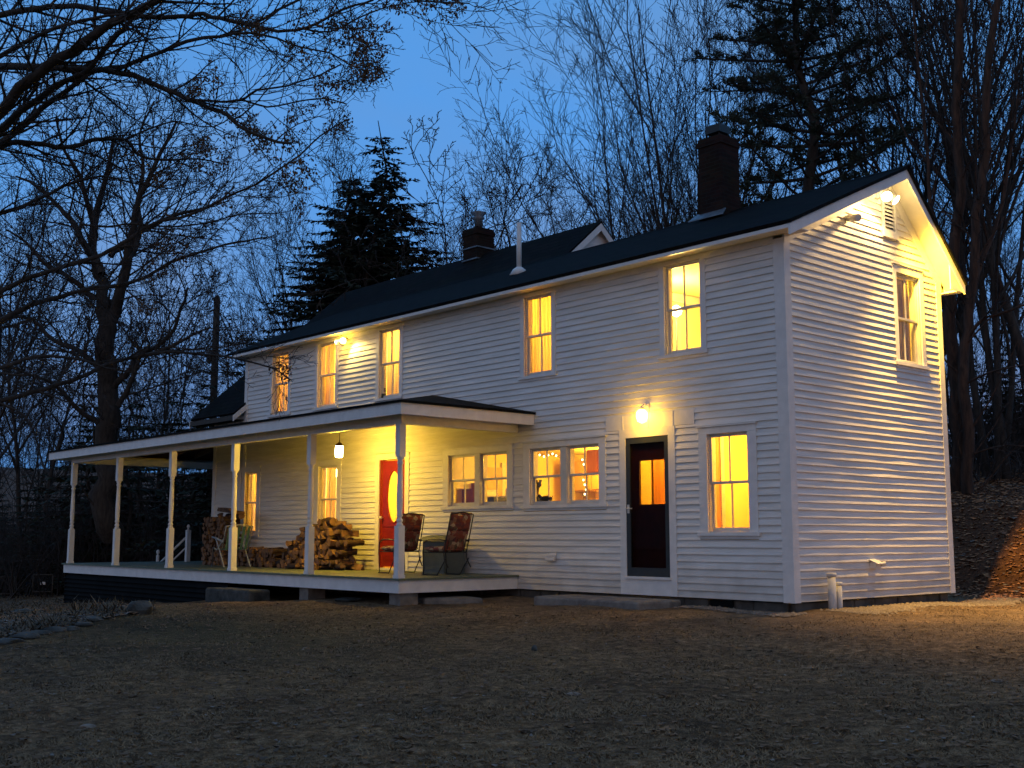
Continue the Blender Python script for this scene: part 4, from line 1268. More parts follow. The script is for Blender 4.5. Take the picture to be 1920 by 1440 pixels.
# ---------------------------------------------------------------- porch furniture
def cushion(mb, c, sx, sy, sz, tilt, mi=0):
    """pillowy slab, tilt turns it about the y axis"""
    n = 10; Vs = []
    base = len(mb.v)
    Rm = Matrix.Rotation(tilt, 3, 'Y')
    for side in (1, -1):
        for j in range(n + 1):
            for i in range(n + 1):
                u, v = i / n * 2 - 1, j / n * 2 - 1
                e = (1 - u ** 6) * (1 - v ** 6)
                h = sz * (.35 + .65 * e ** .5) * (1 if abs(u) < .999 and abs(v) < .999 else .3)
                if abs(u) > .05: h *= 1
                h *= 1 - .25 * math.exp(-(u / .07) ** 2) - .12 * math.exp(-((abs(v) - .0) / .08) ** 2)
                mb.v.append(tuple(Vector(c) + Rm @ Vector((u * sx, v * sy, side * h))))
    m_ = (n + 1) ** 2
    for s in (0, 1):
        for j in range(n):
            for i in range(n):
                a = base + s * m_ + j * (n + 1) + i
                f = (a, a + 1, a + n + 2, a + n + 1)
                mb.f.append(f if s == 0 else f[::-1]); mb.mi.append(mi); mb.sm.append(True)
    edge = [i for i in range(n + 1)] + [j * (n + 1) + n for j in range(1, n + 1)] + [n * (n + 1) + i for i in range(n - 1, -1, -1)] + [j * (n + 1) for j in range(n - 1, 0, -1)]
    for a, b in zip(edge, edge[1:] + edge[:1]):
        mb.f.append((base + a, base + m_ + a, base + m_ + b, base + b)); mb.mi.append(mi); mb.sm.append(True)


def floral():
    m, t_, b_ = nmat('floral_cushion')
    b_.inputs['Roughness'].default_value = .9
    g = t_.nodes.new('ShaderNodeTexCoord')
    v = t_.nodes.new('ShaderNodeTexVoronoi'); v.inputs['Scale'].default_value = 13
    t_.links.new(g.outputs['Object'], v.inputs['Vector'])
    r_ = t_.nodes.new('ShaderNodeValToRGB'); r_.color_ramp.interpolation = 'CONSTANT'
    e = r_.color_ramp.elements
    e[0].position = 0; e[0].color = (.20, .045, .025, 1); e[1].position = .34; e[1].color = (.13, .08, .04, 1)
    for p_, c_ in ((.5, (.42, .30, .17, 1)), (.66, (.13, .035, .03, 1)), (.84, (.26, .13, .07, 1))):
        x_ = e.new(p_); x_.color = c_
    sp_ = t_.nodes.new('ShaderNodeSeparateColor'); t_.links.new(v.outputs['Color'], sp_.inputs[0]); t_.links.new(sp_.outputs[0], r_.inputs[0])
    t_.links.new(r_.outputs[0], b_.inputs['Base Color'])
    return m


M['floral'] = floral()


def patio_chair(loc, rz, label, group):
    t = empty('patio_chair', loc, rz, label=label, cat='chair', group=group)
    # chair faces -x, seat height .42
    for s in (-1, 1):
        mb = MB(); y = .27 * s
        mb.tube([(-.30, y, .60), (-.34, y, .56), (-.36, y, .40), (-.33, y, .12), (-.34, y, .012)], .011, 6)
        mb.tube([(-.36, y, .012), (.02, y, .012), (.24, y, .30)], .011, 6)
        mb.build('front_leg', 'metal_dark', t)
        mb = MB(); mb.tube([(.36, y, 1.06), (.30, y, .82), (.18, y, .40), (.20, y, .28), (.30, y, .14)], .011, 6); mb.build('back_upright', 'metal_dark', t)
        mb = MB(); mb.tube([(-.34, y, .57), (-.22, y, .62), (.10, y, .62), (.25, y, .60)], .014, 6); mb.build('armrest', 'metal_dark', t)
    mb = MB()
    for k in range(6): x = -.34 + k * .1; mb.tube([(x, -.27, .40), (x, .27, .40)], .007, 5)
    mb.tube([(-.35, -.27, .40), (.18, -.27, .40)], .01, 5); mb.tube([(-.35, .27, .40), (.18, .27, .40)], .01, 5); mb.build('seat_frame', 'metal_dark', t)
    mb = MB()
    for k in range(5): y = -.2 + k * .1; mb.tube([(.185, y, .42), (.30, y, .82), (.365, y, 1.04)], .006, 5)
    mb.tube([(.36, -.27, 1.06), (.385, 0, 1.10), (.36, .27, 1.06)], .011, 6); mb.build('back_frame', 'metal_dark', t)
    mb = MB(); cushion(mb, (-.08, 0, .455), .28, .25, .05, 0); mb.build('seat_cushion', 'floral', t)
    mb = MB(); cushion(mb, (.205, 0, .62), .20, .25, .045, -R(72)); mb.build('back_cushion', 'floral', t)
    mb = MB(); cushion(mb, (.305, 0, .93), .165, .25, .045, -R(75)); mb.build('head_cushion', 'floral', t)
    t.scale = (.94, .94, .94)
    return t


patio_chair((-6.05, -1.0, FZ), R(4), 'high-backed patio chair with red floral cushions nearest the kitchen window', 'floral patio chairs on the porch')
patio_chair((-7.35, -1.0, FZ), R(-6), 'floral patio chair half hidden behind the near porch post, facing the firewood', 'floral patio chairs on the porch')
# storage bin
t = empty('storage_bin', (-6.95, -.38, FZ), R(3), label='grey-green lidded bin between the two floral patio chairs', cat='bin')
mb = MB(); mb.prism([(-.28, -.24, .0), (.28, -.24, .0), (.28, .24, 0), (-.28, .24, 0)], (0, 0, .55)); mb.box((-.25, -.245, .06), (.25, -.2401, .12)); mb.build('bin_body', 'bin', t, bevel=.02)
mb = MB(); mb.prism([(-.31, -.27, .551), (-.31, .27, .551), (-.31, .22, .63), (-.31, 0, .66), (-.31, -.22, .63)], (.62, 0, 0)); mb.build('bin_lid', 'bin', t)
# folding lawn chair
t = empty('lawn_chair', (-12.75, -1.35, FZ), R(-12), label='old folding tube lawn chair with green webbing in front of the low woodpile', cat='chair')
for s in (-1, 1):
    y = .27 * s
    mb = MB(); mb.tube([(-.50, y, .015), (-.42, y, .40), (-.15, y, .36), (.35, y, .60)], .014, 6); mb.build('front_leg', 'lawn_chair', t)
    mb = MB(); mb.tube([(.42, y, .015), (.05, y, .35), (-.25, y, .58)], .014, 6); mb.build('rear_leg', 'lawn_chair', t)
    mb = MB(); mb.tube([(-.55, y, .62), (-.25, y, .60), (.30, y, .52)], .018, 6); mb.build('armrest', 'lawn_chair', t)
mb = MB(); mb.tube([(.22, -.27, .36), (.48, -.27, .84), (.50, 0, .87), (.48, .27, .84), (.22, .27, .36)], .014, 6); mb.tube([(-.45, -.27, .37), (-.45, .27, .37)], .014, 6); mb.build('back_frame', 'lawn_chair', t)
mb = MB()
for k in range(5): y = -.22 + k * .1; mb.prism([(-.45, y, .375), (.22, y, .36), (.22, y + .055, .36), (-.45, y + .055, .375)], (0, 0, .004)); mb.prism([(.23, y, .37), (.48, y, .84), (.48, y + .055, .84), (.23, y + .055, .37)], (.004, 0, 0))
for k in range(4): x = -.38 + k * .16; mb.prism([(x, -.26, .38), (x + .055, -.26, .38), (x + .055, .26, .38), (x, .26, .38)], (0, 0, .004))
mb.build('webbing', 'webbing', t)


# ---------------------------------------------------------------- firewood
def log_mesh(seed):
    r = random.Random(seed)
    k = r.choice([3, 3, 4, 5, 4, 3])
    n = 9
    # cross-section: wedge with one rounded bark side
    prof = []
    a0, a1 = R(r.uniform(35, 60)), R(r.uniform(120, 150))
    rad = r.uniform(.068, .10)
    if seed % 9 == 4: prof = [(rad * .8 * math.cos(2 * math.pi * i / n), rad * .8 * math.sin(2 * math.pi * i / n), True) for i in range(n)]
    else:
        arc = [(rad * math.cos(a0 + (a1 - a0) * i / 4), rad * math.sin(a0 + (a1 - a0) * i / 4) - rad * .3, True) for i in range(5)]
        prof = arc + [(r.uniform(-.03, .01), -rad * r.uniform(.6, .9), False)] + ([(r.uniform(.02, .04), -rad * .7, False)] if k == 4 else [])
    mb = MB(); L = .20; m_ = len(prof); rings = 4
    for q_ in range(rings):
        y = -L + 2 * L * q_ / (rings - 1); jx, jz, sc = r.uniform(-.006, .006), r.uniform(-.006, .006), r.uniform(.93, 1.06)
        for p in prof: mb.v.append((p[0] * sc + jx, y + r.uniform(-.006, .006), p[1] * sc + jz))
    for q_ in range(rings - 1):
        for i in range(m_):
            j = (i + 1) % m_
            mb.f.append((q_ * m_ + i, (q_ + 1) * m_ + i, (q_ + 1) * m_ + j, q_ * m_ + j)); mb.mi.append(0 if prof[i][2] and prof[j][2] else 1); mb.sm.append(False)
    mb.f.append(tuple(range(m_))); mb.mi.append(1); mb.sm.append(False)
    mb.f.append(tuple(range((rings - 1) * m_, rings * m_))[::-1]); mb.mi.append(1); mb.sm.append(False)
    return mb


LOGV = []
NLOG = 0


def put_log(loc, rot, label, group, scale=1):
    global NLOG
    if len(LOGV) < 9:
        o = log_mesh(len(LOGV) + 3).build('firewood_log', ['log_bark', 'log_end']); LOGV.append(o)
    else:
        o = random.choice(LOGV).copy(); COL.objects.link(o)
    o.location = loc; o.rotation_euler = rot; o.scale = (scale, random.uniform(.9, 1.08), scale)
    tag(o, label, 'firewood', group); NLOG += 1


rr = random.Random(21)
LB1, GR1 = 'split log in the big firewood heap left of the red door', 'logs of the firewood heap by the red door'
LB2, GR2 = 'split log in the square stack at the left end of the house wall', 'logs of the square stack at the left'
LB3, GR3 = 'split log in the low pile behind the lawn chair', 'logs of the low pile behind the lawn chair'


def prof1(x):
    return .88 * prof0(x)


def prof0(x):
    pts = [(-11.75, .25), (-11.45, .50), (-11.1, .86), (-10.8, .84), (-10.6, 1.0), (-10.0, .95), (-9.75, .82), (-9.55, .66), (-9.4, .5)]
    for (a, b), (c, d) in zip(pts[:-1], pts[1:]):
        if a <= x <= c: return b + (d - b) * (x - a) / (c - a)
    return 0


z = .05; row = 0
while z < 1.1:
    x = -11.7 + rr.uniform(0, .06)
    while x < -9.45:
        if z < prof1(x) + rr.uniform(-.03, .06):
            if x > -10.0 and row % 2 == 0:
                put_log((x, -.56 + rr.uniform(-.06, .06), FZ + z), (rr.uniform(0, 6.28), 0, R(90 + rr.uniform(-18, 18))), LB1, GR1)
                x += .26
                continue
            slump = .25 * max(0, 1 - z / prof1(x)) if prof1(x) > 0 else 0
            put_log((x, -.52 - slump + rr.uniform(-.05, .05), FZ + z), (rr.uniform(-.15, .15), rr.uniform(0, 6.28), rr.uniform(-.28, .28)), LB1, GR1, rr.uniform(.85, 1.15))
        x += rr.uniform(.095, .13)
    z += .092; row += 1
for x, y, z_, a in ((-11.0, -.5, .83, .5), (-10.55, -.4, .94, 1.2), (-10.1, -.45, .91, .9), (-10.3, -.6, .92, 1.5), (-9.85, -.5, .79, 1.4), (-11.35, -.8, .5, .8), (-11.75, -.8, .10, 1.1), (-9.5, -.85, .08, 1.3), (-10.2, -.95, .06, .9), (-10.9, -1.0, .06, 1.4)):
    put_log((x, y, FZ + z_), (rr.uniform(-.2, .2), rr.uniform(0, 6), a), LB1, GR1, 1.1)
z = .05
while z < 1.04:
    x = -15.05
    while x < -14.1:
        put_log((x, -.62 + rr.uniform(-.03, .03), FZ + z), (rr.uniform(-.06, .06), rr.uniform(0, 6.28), rr.uniform(-.1, .1)), LB2, GR2, rr.uniform(.9, 1.1)); x += rr.uniform(.10, .125)
    z += .095
for i in range(5): put_log((-14.85 + i * .2, -.45 + rr.uniform(-.1, .1), FZ + 1.08), (0, rr.uniform(0, 6), R(80) + rr.uniform(-.3, .3)), LB2, GR2, 1.05)
z = .05
while z < .42:
    x = -13.95
    while x < -12.1:
        put_log((x, -.55 + rr.uniform(-.04, .04), FZ + z), (rr.uniform(-.06, .06), rr.uniform(0, 6.28), rr.uniform(-.15, .15)), LB3, GR3, rr.uniform(.9, 1.1)); x += rr.uniform(.10, .13)
    z += .095
# back rows: the filling of the heaps, seen only from the side
for x in np.arange(-11.3, -9.5, .14):
    for z in np.arange(.06, prof1(x) - .1, .13): put_log((x, -.20, FZ + z), (rr.uniform(-.1, .1), rr.uniform(0, 6.28), rr.uniform(-.15, .15)), LB1, GR1, 1.3) if NLOG < 295 else None
# plank on the left stack
mb = MB(); mb.box((-.55, -.12, 0), (.55, .12, .05)); mb.box((-.4, -.16, .051), (.3, .02, .09))
o = mb.build('loose_plank', 'log_end', loc=(-14.35, -.55, FZ + 1.16)); o.rotation_euler = (0, R(4), R(-8)); tag(o, 'light plank lying on top of the left firewood stack', 'plank')


# ---------------------------------------------------------------- on the ground
def ghit(px, py):
    d = at(px, py, 1) - CP
    s = 3.0
    while s < 90:
        p = CP + d * s
        if p.z < gh(p.x, p.y): return Vector((p.x, p.y, gh(p.x, p.y)))
        s += .08
    return p


def rock_mb(seed, sx, sy, sz):
    r = random.Random(seed)
    bm = bmesh.new()
    bmesh.ops.create_icosphere(bm, subdivisions=3, radius=1)
    ph = [Vector((r.uniform(-1, 1), r.uniform(-1, 1), r.uniform(-1, 1))).normalized() for _ in range(9)]
    cut = [r.uniform(.62, .92) for _ in ph]
    for v in bm.verts:
        d = v.co.normalized(); f = 1
        for p, c in zip(ph, cut):
            k = d.dot(p)
            if k > c * .9: f = min(f, c / max(k, .01))
        f += .03 * math.sin(d.x * 9 + seed) * math.cos(d.y * 8)
        v.co = Vector((d.x * sx, d.y * sy, d.z * sz)) * f
    mb = MB()
    mb.v = [tuple(v.co) for v in bm.verts]; mb.f = [tuple(v.index for v in f.verts) for f in bm.faces]; mb.mi = [0] * len(mb.f); mb.sm = [False] * len(mb.f)
    bm.free()
    return mb


def rock(px, py, s, label, group=None, m='rock', flat=.6, name='rock', cat='rock', sink=.3):
    p = ghit(px, py)
    r = random.Random(px * 7 + py)
    s = s * .85 if group == 'stones edging the garden bed' else s
    o = rock_mb(px + py, s * r.uniform(.85, 1.3), s * r.uniform(.7, 1.1), s * flat).build(name, m, loc=(p.x, p.y, p.z + s * flat * sink))
    o.rotation_euler = (0, 0, r.uniform(0, 6))
    return tag(o, label, cat, group)


ORD = ['leftmost', 'second', 'third', 'fourth', 'fifth', 'sixth', 'seventh', 'eighth', 'ninth', 'tenth', 'eleventh', 'twelfth', 'thirteenth', 'fourteenth', 'fifteenth', 'rightmost']
GE = 'stones edging the garden bed'
for q_, (px, py, s) in enumerate(sorted(((12, 1206, .20), (45, 1196, .24), (76, 1190, .16), (103, 1184, .18), (133, 1181, .15), (152, 1172, .16), (170, 1164, .20), (196, 1160, .13), (118, 1160, .14), (90, 1172, .12), (60, 1176, .13), (25, 1182, .15), (222, 1154, .13), (243, 1150, .12), (140, 1152, .11), (8, 1168, .14)))):
    rock(px, py, s, ORD[q_] + (' stone' if q_ in (0, 15) else ' stone from the left') + ' in the rough edging of the garden bed', GE, flat=.30, sink=.12)
rock(262, 1150, .19, 'dark mossy boulder at the right tip of the left garden bed', flat=.85)
rock(200, 1138, .16, 'low grey stone behind the right tip of the garden bed', flat=.4)
rock(40, 1150, .26, 'broad flat pale stone lying in the middle of the garden bed', flat=.25)
rock(660, 1127, .34, 'long flat grey stone half buried in the lawn before the porch', 'None' and None, flat=.14)
# stone step under the side door and block under the porch edge
mb = rock_mb(5, .98, .52, .14)
o = mb.build('stone_step', 'slab', loc=(-2.75, -.62, -.13)); o.scale = (1, 1, .9); tag(o, 'rough flat granite slab used as a step below the side door', 'step')
mb = MB()
mb.prism([(-4.0, -.98, -.2), (-1.9, -.95, -.2), (-1.75, -.45, -.2), (-1.85, -.08, -.2), (-3.95, -.08, -.2), (-4.1, -.5, -.2)], (0, 0, .165))
st = mb.build('stone_slab', 'slab', bevel=.03); bpy.data.objects.remove(o)
tag(st, 'wide rough granite doorstep slab below the dark side door', 'step')
mb = MB(); mb.prism([(-10.75, -2.95, -.45), (-9.2, -2.9, -.45), (-9.15, -2.5, -.45), (-10.7, -2.5, -.45)], (0, 0, .38)); o = mb.build('stone_block', 'rock', bevel=.04); tag(o, 'long grey stone block standing under the edge of the porch floor', 'step')
mb = MB(); mb.prism([(-6.6, -1.6, -.22), (-5.5, -1.9, -.22), (-4.9, -1.2, -.22), (-6.2, -.8, -.22)], (0, 0, .13)); o = mb.build('flat_stone', 'slab', bevel=.04); tag(o, 'flat pale stone on the ground under the near end of the porch', 'stone')


def cluster(name, n, where, shapefn, m, label=None, kind='stuff', cat=None):
    V = []; F = []
    for i in range(n):
        p = where()
        if p is None: continue
        vs, fs = shapefn(p)
        b = len(V); V += vs; F += [tuple(b + q_ for q_ in f) for f in fs]
    o = np_mesh(name, V, F, m)
    return tag(o, label, cat, kind=kind)


sr = random.Random(99)


def pebble(p):
    s = sr.uniform(.012, .035); a = sr.uniform(0, 6); c, d = math.cos(a) * s, math.sin(a) * s; h = s * .7
    x, y, z = p
    vs = [(x + c, y + d, z), (x - d, y + c, z), (x - c, y - d, z), (x + d, y - c, z), (x + c * .3, y + d * .3, z + h), (x - c * .4, y - d * .2, z + h * .9)]
    return vs, [(0, 1, 4, 4), (1, 2, 5, 4), (2, 3, 5, 5), (3, 0, 4, 5)]


def pebble3(p):
    vs, fs = pebble(p); out = []
    for f in fs:
        u = []
        for i in f:
            if i not in u: u.append(i)
        if len(u) == 3: out.append(tuple(u))
        else: out.append((u[0], u[1], u[2])); out.append((u[0], u[2], u[3]))
    return vs, out


def w_gravel():
    if sr.random() < .75: x = sr.gauss(.42, .17) + .05; y = sr.uniform(.3, 5.4); x += .12 * math.sin(y * 2)
    else: x = sr.uniform(-1.6, .3); y = sr.gauss(-.33, .09)
    return (x, y, gh(x, y) + .004)


cluster('gravel_strip', 5200, w_gravel, pebble3, 'gravel')


def blade(p):
    x, y, z = p
    dist = math.hypot(x - CP.x, y - CP.y)
    h = sr.uniform(.006, .024); a = sr.uniform(0, 6.28); w_ = sr.uniform(.002, .005)
    lx, ly = math.cos(a), math.sin(a); t = sr.uniform(1.2, 4.0) * h
    bx, by = -ly * w_, lx * w_
    return [(x - bx, y - by, z - .005), (x + bx, y + by, z - .005), (x + lx * t, y + ly * t, z + h)], [(0, 1, 2)]


def fg():
    # even cover over the yard the camera sees
    d = 5.8 + 13 * sr.random() ** 1.5
    px = sr.uniform(-40, 1960)
    v = (CR * ((px - 960) / FPX) + Vector((CF.x, CF.y, 0)))
    x, y = CP.x + v.x * d, CP.y + v.y * d
    if y > -1.0 and x < .8: return None
    if sr.random() < sstep(1.5, 4.5, x + .3 * y) * sstep(-2.4, .6, y - .1 * x) * .9: return None
    return (x, y, gh(x, y))


def fgp():
    q_ = fg()
    if q_ is None: return None
    k_ = .5 + .5 * math.sin(q_[0] * 1.7 + 1.3 * math.sin(q_[1] * 1.1)) * math.sin(q_[1] * 2.1 + 1.7 * math.sin(q_[0] * .8))
    return q_ if sr.random() < .25 + .75 * k_ else None


cluster('grass', 170000, fgp, blade, 'grass')


def leafq(smin, smax, lift=.01):
    def f(p):
        x, y, z = p
        s = sr.uniform(smin, smax); a = sr.uniform(0, 6.28); b = sr.uniform(-.6, .6); c = sr.uniform(.2, .9)
        ux, uy = math.cos(a) * s, math.sin(a) * s; vx, vy = -math.sin(a) * s * .55, math.cos(a) * s * .55
        z += lift
        return [(x - ux, y - uy, z + s * .3 * c), (x + vx, y + vy, z + s * b * .3), (x + ux, y + uy, z + s * .45 * sr.random()), (x - vx, y - vy, z - s * b * .3), ], [(0, 1, 2), (0, 2, 3)]
    return f


cluster('fallen_leaves', 5200, fg, leafq(.014, .045), 'dry_leaf')
cluster('pale_leaves', 900, fg, leafq(.008, .028), 'pale_leaf')


def bed():
    u, v = sr.gauss(0, 2.6), sr.gauss(0, .75)
    x, y = -7.2 + u * .75 - v * .2, -6.2 - u * .66 * .3 + v
    px, py = sr.uniform(-60, 290), sr.uniform(1124, 1200)
    if py > 1205 - (px + 20) * .19: return None
    q_ = ghit(px, py)
    return tuple(q_)


def tuft(p):
    x, y, z = p
    k_ = max(0, math.sin(x * 2.3 + 1.1) * math.sin(y * 3.1 + .4))
    h = sr.uniform(.03, .07) + .20 * k_ * sr.random(); a = sr.uniform(0, 6.28); w_ = sr.uniform(.008, .02)
    lx, ly = math.cos(a) * h * .7, math.sin(a) * h * .7; bx, by = -math.sin(a) * w_, math.cos(a) * w_
    z0_ = z + h * sr.random() * .6
    return [(x - bx, y - by, z0_ - .01), (x + bx, y + by, z0_ - .01), (x + lx, y + ly, z0_ + h * .6)], [(0, 1, 2)]


M['low_plant'] = mat('frosted_low_plants', (.060, .052, .034), (.13, .115, .085), 3, .9)
cluster('garden_leaves', 2600, bed, leafq(.03, .07, .02), 'dry_leaf')
cluster('garden_plants', 5200, bed, tuft, 'low_plant')
cluster('garden_pale_leaves', 700, bed, leafq(.02, .05, .03), 'pale_leaf')


def bank():
    x = sr.uniform(-14, 9); y = sr.uniform(4.5, 18)
    t = y + .12 * -x + .35 * math.sin(x * 1.9)
    if sr.random() > sstep(4.7, 5.9, t): return None
    return (x, y, gh(x, y))


cluster('leaf_litter', 30000, bank, leafq(.03, .075, .015), 'litter')


def fleck(p):
    vs, fs = leafq(.03, .075, .02)(p); return vs, fs


cluster('pale_leaf_litter', 2600, bank, fleck, 'pale_leaf')
# small debris near the camera
for px, py, s, lb in ((1003, 1221, .045, 'small dark stone standing alone on the middle of the lawn'), (165, 1366, .06, 'pale curled leaf clump in the left foreground'), (1075, 1304, .05, 'pale thin chip on the lawn in the centre foreground'), (1868, 1281, .05, 'flat whitish pebble on the lawn at far right')):
    rock(px, py, s, lb, flat=.35 if 'dark' not in lb else 1, m='rock' if 'dark' in lb else 'gravel', name='pebble', cat='stone')

# blue tarp mound, pen panels beyond the crest at the left
c = at(10, 1062, 42); c.z = gh(c.x, c.y)
mb = MB(); n = 14; pts = []
rt = random.Random(6)
for j in range(n + 1):
    for i in range(n + 1):
        u, v = i / n * 2 - 1, j / n * 2 - 1
        h = 1.25 * (1 - abs(u) ** 5) * (1 - abs(v) ** 4) ** .8 + rt.uniform(-.03, .03)
        pts.append((u * 1.7, v * 1.3, h))
mb.v = pts; mb.f = [(j * (n + 1) + i, j * (n + 1) + i + 1, (j + 1) * (n + 1) + i + 1, (j + 1) * (n + 1) + i) for j in range(n) for i in range(n)]; mb.mi = [0] * len(mb.f); mb.sm = [True] * len(mb.f)
o = mb.build('tarp_covered_mound', 'tarp', loc=(c.x, c.y, c.z - .05)); o.rotation_euler = (0, 0, YAW); tag(o, 'blue tarpaulin mound low down at the far left edge', 'tarp')
for px, lb in ((8, 'pale square pen panel below the blue tarp mound'), (80, 'pale pen panel with a small white tag beside the dark thicket')):
    c = at(px, 1100, 33); c.z = gh(c.x, c.y)
    t = empty('pen_panel', tuple(c), YAW, label=lb, cat='fence panel', group='pen panels beyond the lawn')
    mb = MB()
    for a, b in (((-.28, 0, 0), (-.28, 0, .62)), ((.28, 0, 0), (.28, 0, .62)), ((-.28, 0, .62), (.28, 0, .62)), ((-.28, 0, .14), (.28, 0, .14))): mb.tube([a, b], .022, 6)
    mb.build('panel_frame', 'pole', t)
    mb = MB()
    for k in range(9): x = -.24 + k * .06; mb.tube([(x, 0, .14), (x, 0, .62)], .004, 4)
    mb.build('panel_mesh', 'wire', t)
    if px == 80: mb = MB(); mb.box((-.06, -.03, .34), (.08, -.022, .42)); mb.build('panel_tag', 'metal_white', t)

# utility pole with its wires
pb_ = at(392, 1000, 42); pb_.z = gh(pb_.x, pb_.y)
pt_ = at(395, 541, 42)
t = empty('utility_pole', tuple(pb_), label='weathered utility pole rising behind the left end of the house', cat='pole')
hh = pt_.z - pb_.z
mb = MB(); mb.tube([(0, 0, -.5), (0, 0, hh * .5), (0, 0, hh - .12), (0, 0, hh)], [.16, .145, .12, .05], 10); mb.build('pole', 'pole', t)
mb = MB(); mb.tube([(0, 0, hh - 1.25), (CR.x * .55, CR.y * .55, hh - 1.22)], .02, 6); mb.tube([(CR.x * .5, CR.y * .5, hh - 1.22), (CR.x * .5, CR.y * .5, hh - 1.05)], [.03, .04], 8); mb.build('crossarm', 'pole', t)
mb = MB(); mb.lathe([(.05, hh - 2.6), (.12, hh - 2.55), (.12, hh - 2.1), (.05, hh - 2.05)], (-.2 * CR.x, -.2 * CR.y, 0), 12); mb.build('junction_can', 'flue', t)
for k, (z0, pe) in enumerate(((hh - 1.05, (-200, 640, 60)), (hh - 3.2, (-200, 700, 55)), (hh - 3.5, (-200, 712, 55)))):
    a = Vector(pb_) + Vector((0, 0, z0)); b = at(*pe); mb = MB(); pts = []
    for i in range(17):
        s = i / 16; p = a.lerp(b, s); p.z -= 1.0 * 4 * s * (1 - s) * .5; pts.append(p - Vector(pb_))
    mb.tube(pts, .014, 4); mb.build('wire', 'wire', t)

# ---------------------------------------------------------------- trees
class Tubes:
    def __init__(s): s.g = {}

    def add(s, pts, rad, k):
        s.g.setdefault((len(pts), k), []).append((pts, rad))

    def mesh(s, name, m, parent=None):
        Vs = []; Fs = []; base = 0
        for (n, k), lst in s.g.items():
            Pn = np.array([[tuple(p) for p in a[0]] for a in lst], dtype=np.float64)   # (b,n,3)
            Rn = np.array([a[1] for a in lst], dtype=np.float64)
            b = len(lst)
            T = np.empty_like(Pn); T[:, 1:-1] = Pn[:, 2:] - Pn[:, :-2]; T[:, 0] = Pn[:, 1] - Pn[:, 0]; T[:, -1] = Pn[:, -1] - Pn[:, -2]
            T /= np.linalg.norm(T, axis=2, keepdims=True) + 1e-9
            ref = np.zeros_like(T); ref[..., 0] = 1
            al = np.abs(T[:, :1, 0]) > .8
            ref = np.where(np.repeat(al, n, 1)[..., None], np.array([0, 1., 0]), np.array([1., 0, 0]))
            U = np.cross(T, ref); U /= np.linalg.norm(U, axis=2, keepdims=True) + 1e-9
            W = np.cross(T, U)
            ang = np.arange(k) * 2 * np.pi / k
            V = Pn[:, :, None, :] + Rn[:, :, None, None] * (U[:, :, None, :] * np.cos(ang)[None, None, :, None] + W[:, :, None, :] * np.sin(ang)[None, None, :, None])
            idx = base + np.arange(b * n * k).reshape(b, n, k)
            A = idx[:, :-1, :]; B = np.roll(idx, -1, 2)[:, :-1, :]; C = np.roll(idx, -1, 2)[:, 1:, :]; D = idx[:, 1:, :]
            Fs.append(np.stack([A, B, C, D], -1).reshape(-1, 4)); Vs.append(V.reshape(-1, 3)); base += b * n * k
        return np_mesh(name, np.concatenate(Vs), np.concatenate(Fs), m, parent, smooth=True)


def rot_from(d, ang, az):
    ref = Vector((0, 0, 1)) if abs(d.z) < .9 else Vector((1, 0, 0))
    u = d.cross(ref).normalized(); v = d.cross(u)
    return (d * math.cos(ang) + (u * math.cos(az) + v * math.sin(az)) * math.sin(ang)).normalized()


def grow(r, outs, p, d, L, rad, lvl, S, tips=None):
    ns = S['seg'][min(lvl, len(S['seg']) - 1)]
    pts = [p.copy()]; rs = [rad]; dirs = [d.copy()]
    w_, up = S['wander'][min(lvl, len(S['wander']) - 1)], S['up'][min(lvl, len(S['up']) - 1)]
    st = L / ns
    end = max(S['rmin'], rad * S.get('tip', .25 if lvl else .10))
    for i in range(ns):
        d = (d + Vector((r.gauss(0, w_), r.gauss(0, w_), r.gauss(0, w_) + up))).normalized()
        p = p + d * st
        pts.append(p.copy()); dirs.append(d.copy()); rs.append(rad + (end - rad) * ((i + 1) / ns) ** .8)
    outs[min(lvl, len(outs) - 1)].add(pts, rs, (9, 6, 5, 3, 3, 3)[min(lvl + S.get('k0', 0), 5)])
    if lvl >= S['levels']:
        if tips is not None: tips.append((p, d))
        return
    nc = S['n'][min(lvl, len(S['n']) - 1)]
    nc = max(1, int(nc * r.uniform(.8, 1.25)))
    t0 = S['t0'][min(lvl, len(S['t0']) - 1)]
    az = r.uniform(0, 6.28)
    for c in range(nc):
        t = t0 + (1 - t0) * (c + r.uniform(.1, .9)) / nc
        t = min(t, .985)
        f = t * ns; i = int(f); q = pts[i].lerp(pts[min(i + 1, ns)], f - i)
        az += 2.4 + r.uniform(-.5, .5)
        a0, a1 = S['ang'][min(lvl, len(S['ang']) - 1)]
        nd = rot_from(dirs[i], R(r.uniform(a0, a1)), az)
        cl = L * S['ratio'][min(lvl, len(S['ratio']) - 1)] * (1.15 - .75 * t if lvl == 0 else 1.05 - .55 * t) * r.uniform(.75, 1.2)
        cr_ = min(rs[i] * .72, rad * S['rr'][min(lvl, len(S['rr']) - 1)]) * (1 - .3 * t)
        grow(r, outs, q, nd, cl, max(cr_, S['rmin']), lvl + 1, S, tips)


